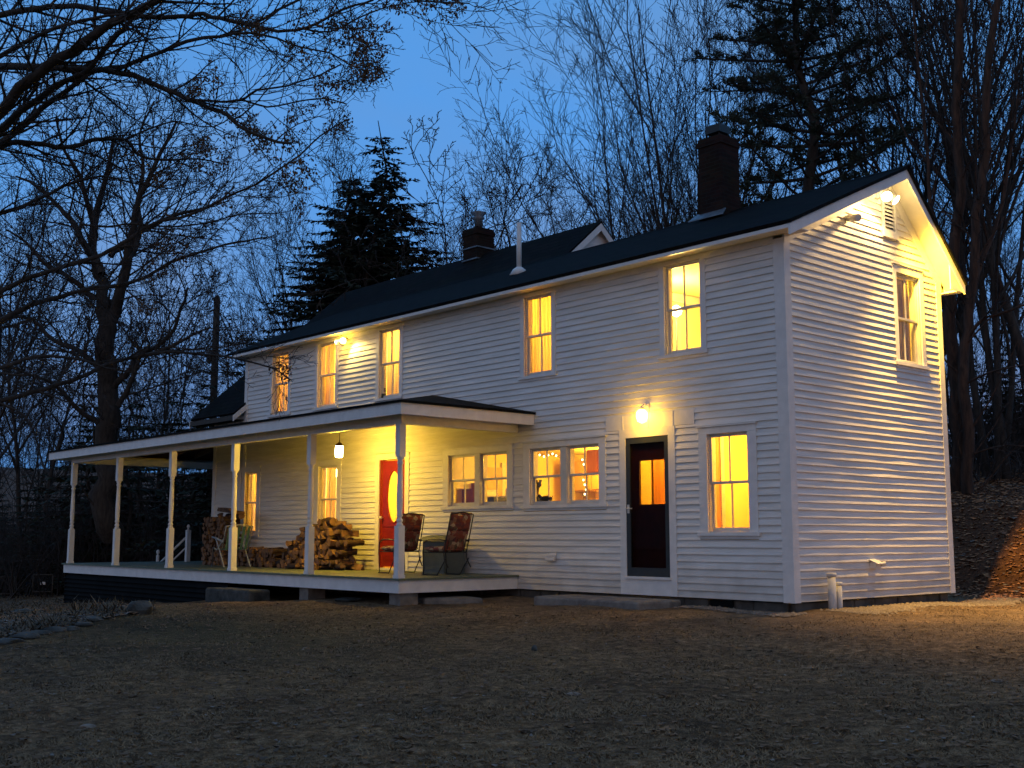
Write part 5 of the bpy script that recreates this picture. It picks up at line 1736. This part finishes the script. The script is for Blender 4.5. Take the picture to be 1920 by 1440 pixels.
HARD = dict(levels=4, seg=[10, 8, 6, 4, 3], wander=[.05, .08, .10, .12, .14], up=[.03, .07, .06, .04, .03], n=[13, 9, 7, 4], t0=[.30, .2, .2, .2], ang=[(24, 48), (22, 44), (24, 46), (24, 46)], ratio=[.55, .55, .5, .5], rr=[.42, .5, .55, .6], rmin=.0055)
WHIP = dict(levels=4, seg=[10, 9, 6, 4, 3], wander=[.05, .09, .11, .13, .15], up=[.03, .08, .06, .04, .02], n=[12, 8, 6, 3], t0=[.20, .2, .2, .2], ang=[(17, 36), (18, 38), (20, 42), (22, 42)], ratio=[.66, .55, .5, .5], rr=[.46, .48, .5, .55], rmin=.0055)
SLIM = dict(levels=3, seg=[12, 7, 5, 3], wander=[.03, .10, .13, .16], up=[.03, .10, .07, .05], n=[18, 7, 5], t0=[.25, .2, .2], ang=[(25, 50), (25, 45), (25, 50)], ratio=[.30, .5, .5], rr=[.32, .5, .6], rmin=.0055)
GNARL = dict(levels=4, seg=[8, 9, 7, 4, 3], wander=[.08, .15, .17, .18, .18], up=[.03, .08, .07, .05, .03], n=[7, 7, 6, 4], t0=[.35, .2, .2, .2], ang=[(30, 60), (30, 62), (32, 60), (32, 60)], ratio=[.75, .6, .5, .5], rr=[.55, .55, .55, .6], rmin=.009)


def bare_tree(name, seed, H, rad, S, stems=1, bark='bark', lean=0):
    r = random.Random(seed)
    t = empty(name)
    low, high = Tubes(), Tubes()
    outs = [low, low, high, high, high]
    for s in range(stems):
        a = s * 2.4 + r.uniform(0, 1)
        sp = 0 if stems == 1 else .16
        d = Vector((math.cos(a) * sp * r.uniform(.6, 1.4), math.sin(a) * sp * r.uniform(.6, 1.4), 1)).normalized()
        p = Vector((math.cos(a) * .25 * (stems > 1), math.sin(a) * .25 * (stems > 1), -.3))
        grow(r, outs, p, d, H * r.uniform(.85, 1), rad * r.uniform(.75, 1.05), 0, S)
    low.mesh('trunk', bark, t); high.mesh('crown', 'twig', t)
    return t


def spray_mesh(name, quads, m, parent):
    """quads: list of (p, dir, length, width, roll)"""
    A = np.array([[*q[0], *q[1], q[2], q[3], q[4]] for q in quads])
    p = A[:, :3]; d = A[:, 3:6]; d /= np.linalg.norm(d, axis=1, keepdims=True) + 1e-9
    L, W, ro = A[:, 6:7], A[:, 7:8], A[:, 8:9]
    ref = np.tile(np.array([0, 0, 1.]), (len(A), 1)); ref[np.abs(d[:, 2]) > .9] = (1, 0, 0)
    u = np.cross(d, ref); u /= np.linalg.norm(u, axis=1, keepdims=True) + 1e-9
    v = np.cross(d, u); s = u * np.cos(ro) + v * np.sin(ro)
    V = np.stack([p - s * W * .25, p + d * L * .55 - s * W, p + d * L, p + d * L * .5 + s * W], 1).reshape(-1, 3)
    F = np.arange(len(V)).reshape(-1, 4)
    return np_mesh(name, V, F, m, parent)


def spruce(name, seed, H, spread=.26, rad=.17, base=.12, dens=1.0, m='needle', gap=.15):
    r = random.Random(seed)
    t = empty(name)
    T = Tubes(); Q = []
    pts = [Vector((r.gauss(0, .03) * i, r.gauss(0, .03) * i, H * i / 9 - .3)) for i in range(10)]
    T.add(pts, [rad * (1 - i / 9.6) for i in range(10)], 8)
    z = H * base
    while z < H * .985:
        f = z / H * 9; i = min(int(f), 8); c = pts[i].lerp(pts[i + 1], f - i)
        L = (H - z) * spread * r.uniform(.75, 1.15) + .12
        nb = r.choice([5, 6, 7]); a = r.uniform(0, 6)
        for b in range(nb):
            a += 6.28 / nb + r.uniform(-.3, .3)
            if r.random() < gap: continue
            Lb = L * r.uniform(.42, 1.25)
            d = Vector((math.cos(a), math.sin(a), .15)); p = c.copy(); bp_ = [p.copy()]
            for k in range(4):
                d = (d + Vector((0, 0, -.14 + .07 * k))).normalized(); p = p + d * Lb / 4; bp_.append(p.copy())
            T.add(bp_, [.022 * (1 - .2 * k) * min(1, Lb) + .004 for k in range(5)], 3)
            ns = max(3, int(Lb / .11 * dens))
            for s in range(ns):
                tt = (s + r.random()) / ns
                if tt < .12: continue
                g = tt * 4; gi = min(int(g), 3); q = bp_[gi].lerp(bp_[gi + 1], g - gi); dd = (bp_[gi + 1] - bp_[gi]).normalized()
                side = Vector((-dd.y, dd.x, 0)) * r.choice((-1, 1))
                sd = (dd * .7 + side * r.uniform(.3, 1.0) + Vector((0, 0, r.uniform(-.55, .12)))).normalized()
                sl = (.16 + .30 * (1 - tt)) * min(1, .45 + Lb * .4) * r.uniform(.7, 1.2)
                Q.append((q, sd, sl, sl * .17, r.uniform(-.6, .6)))
                Q.append((q, (sd + Vector((r.uniform(-.5, .5), r.uniform(-.5, .5), -.35))), sl * .7, sl * .14, r.uniform(0, 3)))
        z += .22 + .008 * H * r.uniform(.6, 1.2)
    T.mesh('trunk', 'bark', t); spray_mesh('crown', Q, m, t)
    return t


def white_pine(name, seed, H, rad=.26):
    r = random.Random(seed)
    t = empty(name)
    T = Tubes(); Q = []
    pts = [Vector((r.gauss(0, .04) * i, r.gauss(0, .04) * i, H * i / 9 - .3)) for i in range(10)]
    T.add(pts, [rad * (1 - i / 10.5) for i in range(10)], 9)
    z = H * .30; layer = 0
    while z < H:
        f = z / H * 9; i = min(int(f), 8); c = pts[i].lerp(pts[i + 1], f - i)
        rel = (z / H - .3) / .7
        Lm = (3.1 * (1 - rel) ** .45 + .45) * (1.2 if layer % 3 == 0 else .85)
        if rel < .12: Lm *= .8
        nb = r.choice([4, 5]); a = r.uniform(0, 6)
        for b in range(nb):
            a += 6.28 / nb + r.uniform(-.4, .4)
            Lb = Lm * r.uniform(.6, 1.2)
            d = Vector((math.cos(a), math.sin(a), r.uniform(-.05, .25))).normalized(); p = c.copy(); bp_ = [p.copy()]
            for k in range(5):
                d = (d + Vector((r.gauss(0, .08), r.gauss(0, .08), .04))).normalized(); p = p + d * Lb / 5; bp_.append(p.copy())
            T.add(bp_, [.05 * (1 - .17 * k) * min(1, Lb / 2) + .006 for k in range(6)], 4)
            nsub = int(5 + Lb * 4)
            for s in range(nsub):
                tt = .25 + .75 * (s + r.random()) / nsub
                g = min(tt * 5, 4.999); gi = int(g); q = bp_[gi].lerp(bp_[gi + 1], g - gi); dd = (bp_[gi + 1] - bp_[gi]).normalized()
                sd = rot_from(dd, R(r.uniform(20, 70)), r.uniform(0, 6.28)); sd.z = abs(sd.z) * .6 + .1
                sl = r.uniform(.2, .6) * (1.2 - tt * .5); e = q + sd * sl
                T.add([q, q.lerp(e, .5), e], [.010, .008, .006], 3)
                for w2 in range(3):
                    c2 = q.lerp(e, .45 + .275 * w2)
                    for n in range(9):
                        nd = (sd * .5 + Vector((r.gauss(0, .6), r.gauss(0, .6), r.gauss(.12, .4)))).normalized()
                        Q.append((c2, nd, r.uniform(.12, .22), .018, r.uniform(0, 3)))
        z += r.uniform(.32, .60); layer += 1
    T.mesh('trunk', 'bark', t); spray_mesh('crown', Q, 'needle2', t)
    return t


def copy_tree(o):
    c = o.copy(); COL.objects.link(c)
    for ch in list(o.children):
        k = ch.copy(); COL.objects.link(k); k.parent = c
    return c


PROTO = {}
for key, a in (('hard', ('bare_hardwood_tree', 31, 13.5, .16, HARD)), ('hard2', ('bare_hardwood_tree', 32, 12.5, .13, HARD)), ('whip', ('bare_whippy_tree', 33, 14.5, .15, WHIP)), ('whip2', ('bare_whippy_tree', 38, 14.0, .12, WHIP)),
               ('slim', ('bare_sapling', 35, 10.5, .075, SLIM)), ('slim2', ('bare_sapling', 36, 9.5, .065, SLIM)), ('gnarl', ('gnarled_bare_tree', 37, 9.5, .15, GNARL))):
    PROTO[key] = [bare_tree(*a), False, 1]
PROTO['clump'] = [bare_tree('multi_stem_bare_tree', 41, 13.5, .10, WHIP, stems=4), False, 1]
PROTO['spruce'] = [spruce('spruce_tree', 51, 13.5, .52, dens=2.3, gap=.04), False, 1]
PROTO['hemlock'] = [spruce('young_evergreen', 52, 5.0, .34, rad=.07, base=.05, dens=1.1, gap=.05), False, 1]
PROTO['thin_spruce'] = [spruce('spruce_tree', 54, 10.5, .15, rad=.10, base=.2, dens=.9, gap=.3), False, 1]
PROTO['pine'] = [white_pine('white_pine', 53, 18.5), False, 1]
kids = {}


def plant(key, px, depth, s=1.0, rz=None, label=None, cat='tree', group=None, sz=None, tilt=0):
    e = PROTO[key]
    if not e[1]: o = e[0]; e[1] = True
    else: o = copy_tree(e[0])
    v = Vector((CF.x, CF.y, 0)) + CR * ((px - 960) / FPX)
    x, y = CP.x + v.x * depth, CP.y + v.y * depth
    o.location = (x, y, gh(x, y) - .1)
    o.rotation_euler = (0, 0, rz if rz is not None else random.uniform(0, 6.28))
    o.scale = (s, s, sz or s)
    for k in ('label', 'group'):
        if k in o.keys(): del o[k]
    tag(o, label, cat, group)
    return o


for a in PLANTS: plant(*a[:3], **a[3])

# the crowd of trees further off
gr = random.Random(77)
FAR = []
for i in range(32):       # right hill
    FAR.append((gr.choice(['whip', 'whip2', 'hard', 'slim', 'slim2', 'clump']), gr.uniform(1100, 2100), gr.uniform(40, 72), gr.uniform(.75, 1.05), 'r'))
for i in range(12):       # right, seen beside the gable
    FAR.append((gr.choice(['whip', 'slim', 'hard2', 'slim2']), gr.uniform(1780, 2060), gr.uniform(30, 50), gr.uniform(.7, 1.0), 'r'))
for i in range(24):       # centre, beyond the roof
    FAR.append((gr.choice(['slim', 'slim2', 'hard', 'hard2']), gr.uniform(700, 1180), gr.uniform(52, 75), gr.uniform(.66, .86), 'c'))
for i in range(34):       # left
    FAR.append((gr.choice(['hard', 'hard2', 'slim', 'gnarl', 'whip2']), gr.uniform(-80, 640), gr.uniform(44, 78), gr.uniform(.7, 1.0), 'l'))
LAND = [(-200, 0, 'beyond the left edge of the lawn'), (0, 70, 'at the far left behind the tarp mound'), (70, 135, 'left of the first porch post'), (135, 220, 'behind the two leftmost porch posts'), (220, 330, 'right of the huge old trunk'), (330, 400, 'beside the utility pole'), (400, 470, 'between the utility pole and the house'),
        (470, 560, 'above the upper left corner of the house'), (560, 640, 'above the left end of the roof'), (640, 760, 'behind the dark spruces'), (760, 880, 'just left of the old chimney'), (880, 980, 'between the old chimney and the vent pipe'), (980, 1070, 'behind the rear gable ridge'), (1070, 1180, 'above the small rear gable'),
        (1180, 1310, 'left of the big chimney'), (1310, 1400, 'right behind the big chimney'), (1400, 1500, 'under the left boughs of the pine'), (1500, 1620, 'behind the pine trunk'), (1620, 1700, 'over the gable peak'), (1700, 1790, 'beyond the rear slope of the roof'), (1790, 1850, 'behind the twin rough trunks'), (1850, 1925, 'near the right edge'), (1925, 2400, 'beyond the right edge')]
KW = {'hard': 'broad', 'hard2': 'round-headed', 'slim': 'slender', 'slim2': 'thin straight', 'gnarl': 'crooked', 'whip': 'upswept', 'whip2': 'narrow upswept', 'clump': 'many-stemmed', 'hemlock': 'dark young evergreen', 'thin_spruce': 'thin dark spruce'}


def where(px):
    for a, b, s in LAND:
        if a <= px < b: return s
    return LAND[-1][2]


for k, px, dp, s, z in FAR: plant(k, px, dp, s, label='distant %s bare tree %s' % (KW[k], where(px)), group='bare trees %s' % where(px))
for i in range(46):
    px = gr.uniform(-60, 470); plant('hemlock', px, gr.uniform(36, 56), gr.uniform(.8, 1.6) if px > 120 else gr.uniform(.6, 1.1), label='dark young evergreen in the thicket ' + where(px), group='evergreens in the thicket ' + where(px))
for i in range(14):
    px = gr.uniform(1790, 2050); plant('hemlock', px, gr.uniform(34, 52), gr.uniform(.6, 1.1), label='dark young evergreen on the leafy slope ' + where(px), group='young evergreens on the slope ' + where(px))
for i in range(10):
    px = gr.uniform(1350, 2000); plant('thin_spruce', px, gr.uniform(44, 62), gr.uniform(.7, 1.0), label='thin dark spruce far up the hillside ' + where(px), group='thin spruces on the hillside ' + where(px))


# brush: uncountable stems in the undergrowth
def brush(name, n, wherefn, hmin, hmax, seed):
    r = random.Random(seed); T = Tubes()
    for i in range(n):
        x, y = wherefn(r); p = Vector((x, y, gh(x, y) - .05)); d = Vector((r.gauss(0, .3), r.gauss(0, .3), 1)).normalized(); h = r.uniform(hmin, hmax)
        S = dict(levels=2, seg=[4, 3, 2], wander=[.16, .2, .2], up=[.03, .03, .03], n=[5, 3], t0=[.2, .2], ang=[(25, 60), (25, 60)], ratio=[.5, .5], rr=[.6, .6], rmin=.004, k0=3)
        grow(r, [T, T, T], p, d, h, .012 + .006 * h, 0, S)
    tag(T.mesh(name, 'twig'), kind='stuff')


def wl(r):
    px, dp = r.uniform(-80, 470), r.uniform(33, 52); v = Vector((CF.x, CF.y, 0)) + CR * ((px - 960) / FPX); return CP.x + v.x * dp, CP.y + v.y * dp


def wr(r):
    px, dp = r.uniform(1780, 2050), r.uniform(29, 50); v = Vector((CF.x, CF.y, 0)) + CR * ((px - 960) / FPX); return CP.x + v.x * dp, CP.y + v.y * dp


brush('brush', 900, wl, 1.2, 3.6, 5)
brush('hillside_brush', 500, wr, .8, 2.8, 6)


# ---- traced trees: limbs laid out from the photograph, then grown into three dimensions
def traced(name, label, limbs, base_depth, seed, S, leafspots=(), leaf_p=.0, trunk=None, bark='bark', spread=1.0, leafsize=.035, sub=(.8, 1.5), gapd=.28, nleaf=16):
    r = random.Random(seed)
    t = empty(name, label=label, cat='tree')
    low, high = Tubes(), Tubes(); tips = []
    if trunk: low.add([Vector(p) for p in trunk[0]], [q_ * .8 for q_ in trunk[1]], 12)
    for pts, w0, w1, dz in limbs:
        n = len(pts)
        P3 = [at(px, py, base_depth + dz[0] + (dz[1] - dz[0]) * i / (n - 1)) for i, (px, py) in enumerate(pts)]
        # smooth by Catmull-Rom
        sm = []
        for i in range(n - 1):
            a, b, c, d = P3[max(i - 1, 0)], P3[i], P3[i + 1], P3[min(i + 2, n - 1)]
            for k in range(3):
                u = k / 3
                sm.append(.5 * ((2 * b) + (c - a) * u + (2 * a - 5 * b + 4 * c - d) * u * u + (3 * b - a - 3 * c + d) * u ** 3))
        sm.append(P3[-1])
        m_ = len(sm)
        sc = (base_depth + dz[0]) / FPX * .5
        rs = [max(.006, (w0 + (w1 - w0) * i / (m_ - 1)) * sc) for i in range(m_)]
        sm = [p + Vector((r.gauss(0, 1), r.gauss(0, 1), r.gauss(0, 1))) * rs[i] * .25 for i, p in enumerate(sm)]
        low.add(sm, rs, 8 if w0 > 8 else 6)
        acc = 0; az = r.uniform(0, 6)
        for i in range(1, m_):
            seg = (sm[i] - sm[i - 1]); acc += seg.length
            g = gapd * spread
            while acc > g:
                acc -= g; az += 2.4 + r.uniform(-.6, .6)
                if rs[i] > .09 * spread and r.random() < .35: continue
                L = r.uniform(*sub) * spread * (1 - .35 * i / m_)
                nd = rot_from(seg.normalized(), R(r.uniform(28, 62)), az); nd.z += .12; nd.normalize()
                grow(r, [low, high, high], sm[i - 1].lerp(sm[i], r.random()), nd, L, min(rs[i] * .55, .017 * spread), 0, S, tips)
        tips.append((sm[-1], (sm[-1] - sm[-2]).normalized()))
    low.mesh('trunk', bark, t); high.mesh('crown', 'twig', t)
    if leafspots or leaf_p:
        C = [(at(px, py, base_depth + 1.0), rad) for px, py, rad in leafspots]
        Q = []
        def scr(p):
            v = p - CP; zc = v.dot(CF); return 960 + FPX * v.dot(CR) / zc, 720 - FPX * v.dot(CU) / zc
        for p, d in tips:
            sx, sy = scr(p)
            on = any((sx - a) ** 2 + (sy - b) ** 2 < c * c for a, b, c in leafspots)
            if r.random() < (.8 if on else leaf_p):
                for k in range(nleaf if on else 6):
                    o_ = p - d * r.uniform(0, .16) + Vector((r.gauss(0, .022), r.gauss(0, .022), r.gauss(-.01, .022)))
                    Q.append((o_, Vector((r.gauss(0, .6), r.gauss(0, .6), -.7 + r.gauss(0, .5))), r.uniform(.7, 1.5) * leafsize, leafsize * .35, r.uniform(0, 3)))
        if Q: spray_mesh('dry_leaves', Q, 'dry_leaf', t)
    b0 = P3b = at(*limbs[0][0][0], base_depth) if not trunk else Vector(trunk[0][0])
    b0 = Vector((b0.x, b0.y, gh(b0.x, b0.y)))
    t.location = b0
    for ch in t.children: ch.location = -b0
    return t


FG = dict(levels=2, seg=[7, 5, 3], wander=[.085, .12, .15], up=[.03, .02, .02], n=[7, 3], t0=[.15, .15], ang=[(25, 55), (25, 60)], ratio=[.55, .55], rr=[.6, .6], rmin=.0028, k0=2, tip=.3)
tr0 = at(-420, 1120, 12.5)
tr0.z = gh(tr0.x, tr0.y) - .3
T1, T2, T3 = at(-400, 800, 12.5), at(-330, 560, 12.4), at(-260, 420, 12.2)
OAK = [
 ([(-260, 420), (-120, 320), (0, 205), (55, 152), (130, 95), (205, 48), (270, 12), (340, -20), (420, -60)], 24, 9, (0, -1.6)),
 ([(-120, 330), (-30, 262), (0, 245), (50, 200), (100, 165), (160, 135), (200, 85), (245, 38), (300, -10)], 15, 6, (0, -.6)),
 ([(-60, 128), (0, 125), (60, 124), (110, 128), (170, 131), (230, 137), (290, 158), (350, 186), (410, 208), (450, 235), (505, 262), (545, 268)], 15.6, 4.2, (.3, -1.0)),
 ([(170, 132), (215, 128), (250, 118), (330, 85), (385, 70), (430, 65), (500, 30), (560, 0), (620, -30)], 9.4, 4.2, (.0, 1.0)),
 ([(-60, 292), (0, 268), (60, 220), (110, 180), (150, 150), (180, 132)], 14, 7, (.5, .3)),
 ([(-60, 42), (0, 28), (70, 15), (140, 12), (200, 20), (280, 32), (340, 32), (380, 26), (430, 40), (470, 45), (520, 58), (575, 52), (640, 20), (700, 0)], 12.5, 3.4, (.2, -1.5)),
 ([(-60, 140), (0, 105), (60, 72), (130, 45), (200, 30), (260, 28)], 10.1, 4.2, (-.4, -1.2)),
 ([(-60, 282), (0, 272), (60, 268), (130, 276), (180, 262), (235, 262), (262, 292), (310, 300), (372, 298), (430, 310)], 12.5, 2.5, (.4, 1.4)),
 ([(235, 262), (280, 242), (330, 228), (400, 238), (450, 205)], 3.9, 2.1, (.8, 1.2)),
 ([(430, 65), (470, 62), (520, 72), (560, 88), (620, 100), (668, 128), (695, 120)], 5.5, 2.5, (.6, 1.2)),
 ([(350, 186), (400, 190), (450, 188), (480, 170), (540, 160), (600, 140), (640, 120)], 5.5, 2.5, (-.6, -1.0)),
 ([(450, 185), (500, 200), (560, 190), (610, 185), (650, 195)], 3.9, 2.1, (-.7, -1.4)),
 ([(-80, 655), (0, 601), (60, 572), (110, 556), (180, 540), (250, 528), (320, 492), (380, 472), (440, 455), (500, 445)], 11.7, 3.4, (.6, 2.0)),
 ([(-80, 590), (0, 545), (60, 520), (130, 495), (190, 478), (230, 455), (260, 436), (300, 415), (360, 402), (420, 372), (480, 345), (560, 292), (600, 255), (655, 222)], 10.1, 2.5, (.2, .8)),
 ([(-80, 770), (0, 752), (60, 736), (130, 715), (190, 688), (240, 672), (310, 660), (380, 665), (440, 672), (510, 690), (545, 712)], 10.9, 2.5, (.4, 1.6)),
 ([(-80, 710), (0, 690), (70, 668), (140, 672), (200, 690), (260, 700)], 9.4, 2.5, (-.2, .6)),
 ([(150, 420), (200, 425), (250, 420), (330, 425), (400, 415), (450, 402), (520, 400)], 4.7, 2.1, (.5, 1.0)),
 ([(-80, 440), (0, 402), (60, 380), (120, 350), (190, 330), (260, 345), (330, 355)], 9.4, 2.5, (.6, 1.8)),
 ([(560, 52), (620, 60), (680, 30), (740, 10), (800, 2), (850, 8)], 3.9, 1.7, (-1.0, -1.6)),
 ([(560, -60), (640, -40), (720, -20), (780, 0), (830, 4), (880, 6)], 6.2, 1.7, (-1.2, -1.6)),
]
SPOTS = [(700, 70, 44), (690, 128, 32), (600, 30, 40), (560, 75, 28), (780, 5, 48), (840, 5, 40), (805, 12, 40), (660, 60, 32), (570, 380, 24), (620, 160, 32), (520, 235, 40), (450, 230, 36), (470, 40, 32), (390, 290, 40), (380, 150, 24), (290, 300, 36), (500, 270, 32), (640, 235, 24), (610, 190, 25), (320, 480, 36), (300, 500, 32), (330, 440, 24), (440, 520, 32), (285, 585, 24), (545, 712, 33), (525, 705, 28), (560, 320, 36), (420, 380, 24)]
o = traced('oak_tree', 'big foreground oak reaching in from the left with dry leaf clusters', OAK, 11.5, 5, FG, SPOTS, .012, trunk=([tr0, T1, T2, T3, at(-120, 325, 11.6)], [.34, .30, .27, .24, .12]), sub=(.5, 1.25), gapd=.165, nleaf=10, leafsize=.030)
BIG = [
 ([(196, 1010), (196, 930), (196, 850), (205, 760), (200, 690), (195, 620), (196, 560)], 49.5, 32.2, (0, 0)),
 ([(196, 600), (188, 530), (175, 470), (180, 400), (200, 330), (215, 250)], 25.5, 5.6, (0, 1)),
 ([(205, 600), (228, 540), (240, 480), (250, 430), (262, 370), (300, 290), (330, 230)], 24.0, 4.2, (0, -1.5)),
 ([(190, 510), (160, 465), (140, 420), (110, 390), (70, 350), (30, 330)], 16.5, 3.5, (0, 1)),
 ([(180, 440), (165, 390), (150, 330), (120, 280), (105, 220)], 12.0, 3.5, (0, -2)),
 ([(205, 480), (245, 450), (290, 420), (340, 400), (400, 385), (440, 350)], 12.0, 2.8, (0, 2)),
 ([(235, 500), (262, 440), (258, 380), (270, 320), (262, 250), (290, 190)], 13.5, 2.8, (0, 2)),
 ([(205, 730), (235, 705), (252, 680), (262, 662), (300, 648), (325, 618), (340, 580), (353, 538)], 13.5, 4.2, (0, -1)),
 ([(222, 760), (245, 720), (262, 665), (252, 640)], 12.0, 5.6, (-.5, -1)),
 ([(262, 668), (300, 660), (340, 640), (365, 625), (392, 615)], 9.0, 3.5, (-1, -1.5)),
 ([(196, 700), (150, 660), (105, 640), (60, 600), (20, 590)], 13.5, 3.5, (0, 1.5)),
 ([(190, 800), (140, 760), (100, 720), (50, 700), (0, 680)], 10.5, 3.5, (0, -1.5)),
 ([(175, 560), (130, 520), (90, 500), (50, 455), (10, 430)], 12.0, 2.8, (0, -1)),
]
o = traced('old_hardwood_tree', 'huge old bare tree with a thick trunk beyond the left end of the porch', BIG, 33, 8, dict(FG, levels=3, n=[6, 5, 3], rmin=.008, seg=[6, 5, 4, 3], t0=[.15, .15, .15], ratio=[.6, .55, .5], rr=[.6, .6, .6], ang=[(25, 55)] * 3), sub=(.9, 1.7), gapd=.22, spread=2.0, leaf_p=0)
TWIN = [
 ([(1800, 985), (1797, 900), (1790, 800), (1786, 700), (1780, 600), (1783, 520), (1790, 430), (1800, 330), (1790, 200), (1800, 60), (1790, -40)], 30.0, 14.0, (.4, .6)),
 ([(1820, 985), (1812, 920), (1812, 800), (1808, 700), (1815, 620), (1825, 520), (1835, 400), (1850, 280), (1850, 150), (1870, 0), (1880, -60)], 24.0, 12.6, (0, 0)),
 ([(1812, 640), (1840, 600), (1870, 590), (1910, 575), (1960, 560)], 8.2, 2.8, (0, -1)),
 ([(1810, 720), (1850, 700), (1890, 690), (1940, 680)], 5.2, 2.1, (0, -1.5)),
 ([(1815, 560), (1850, 470), (1880, 380), (1900, 250), (1915, 120)], 10.5, 3.5, (0, 1)),
 ([(1785, 560), (1760, 470), (1745, 380), (1735, 260), (1720, 120), (1712, 0)], 10.5, 4.2, (.5, 1.5)),
 ([(1810, 860), (1850, 842), (1890, 835), (1930, 838)], 3.8, 1.8, (0, -1)),
 ([(1812, 960), (1835, 980), (1850, 1000)], 6.0, 3.5, (0, -.3)),
]
o = traced('rough_barked_tree', 'old tree with twin rough trunks on the leafy bank right of the house', TWIN, 26.5, 12, dict(FG, levels=3, n=[5, 4, 3], rmin=.007, seg=[6, 5, 4, 3], t0=[.15, .15, .15], ratio=[.6, .55, .5], rr=[.6, .6, .6], ang=[(25, 50)] * 3), sub=(.8, 1.6), gapd=.42, spread=1.6, bark='bark_red')
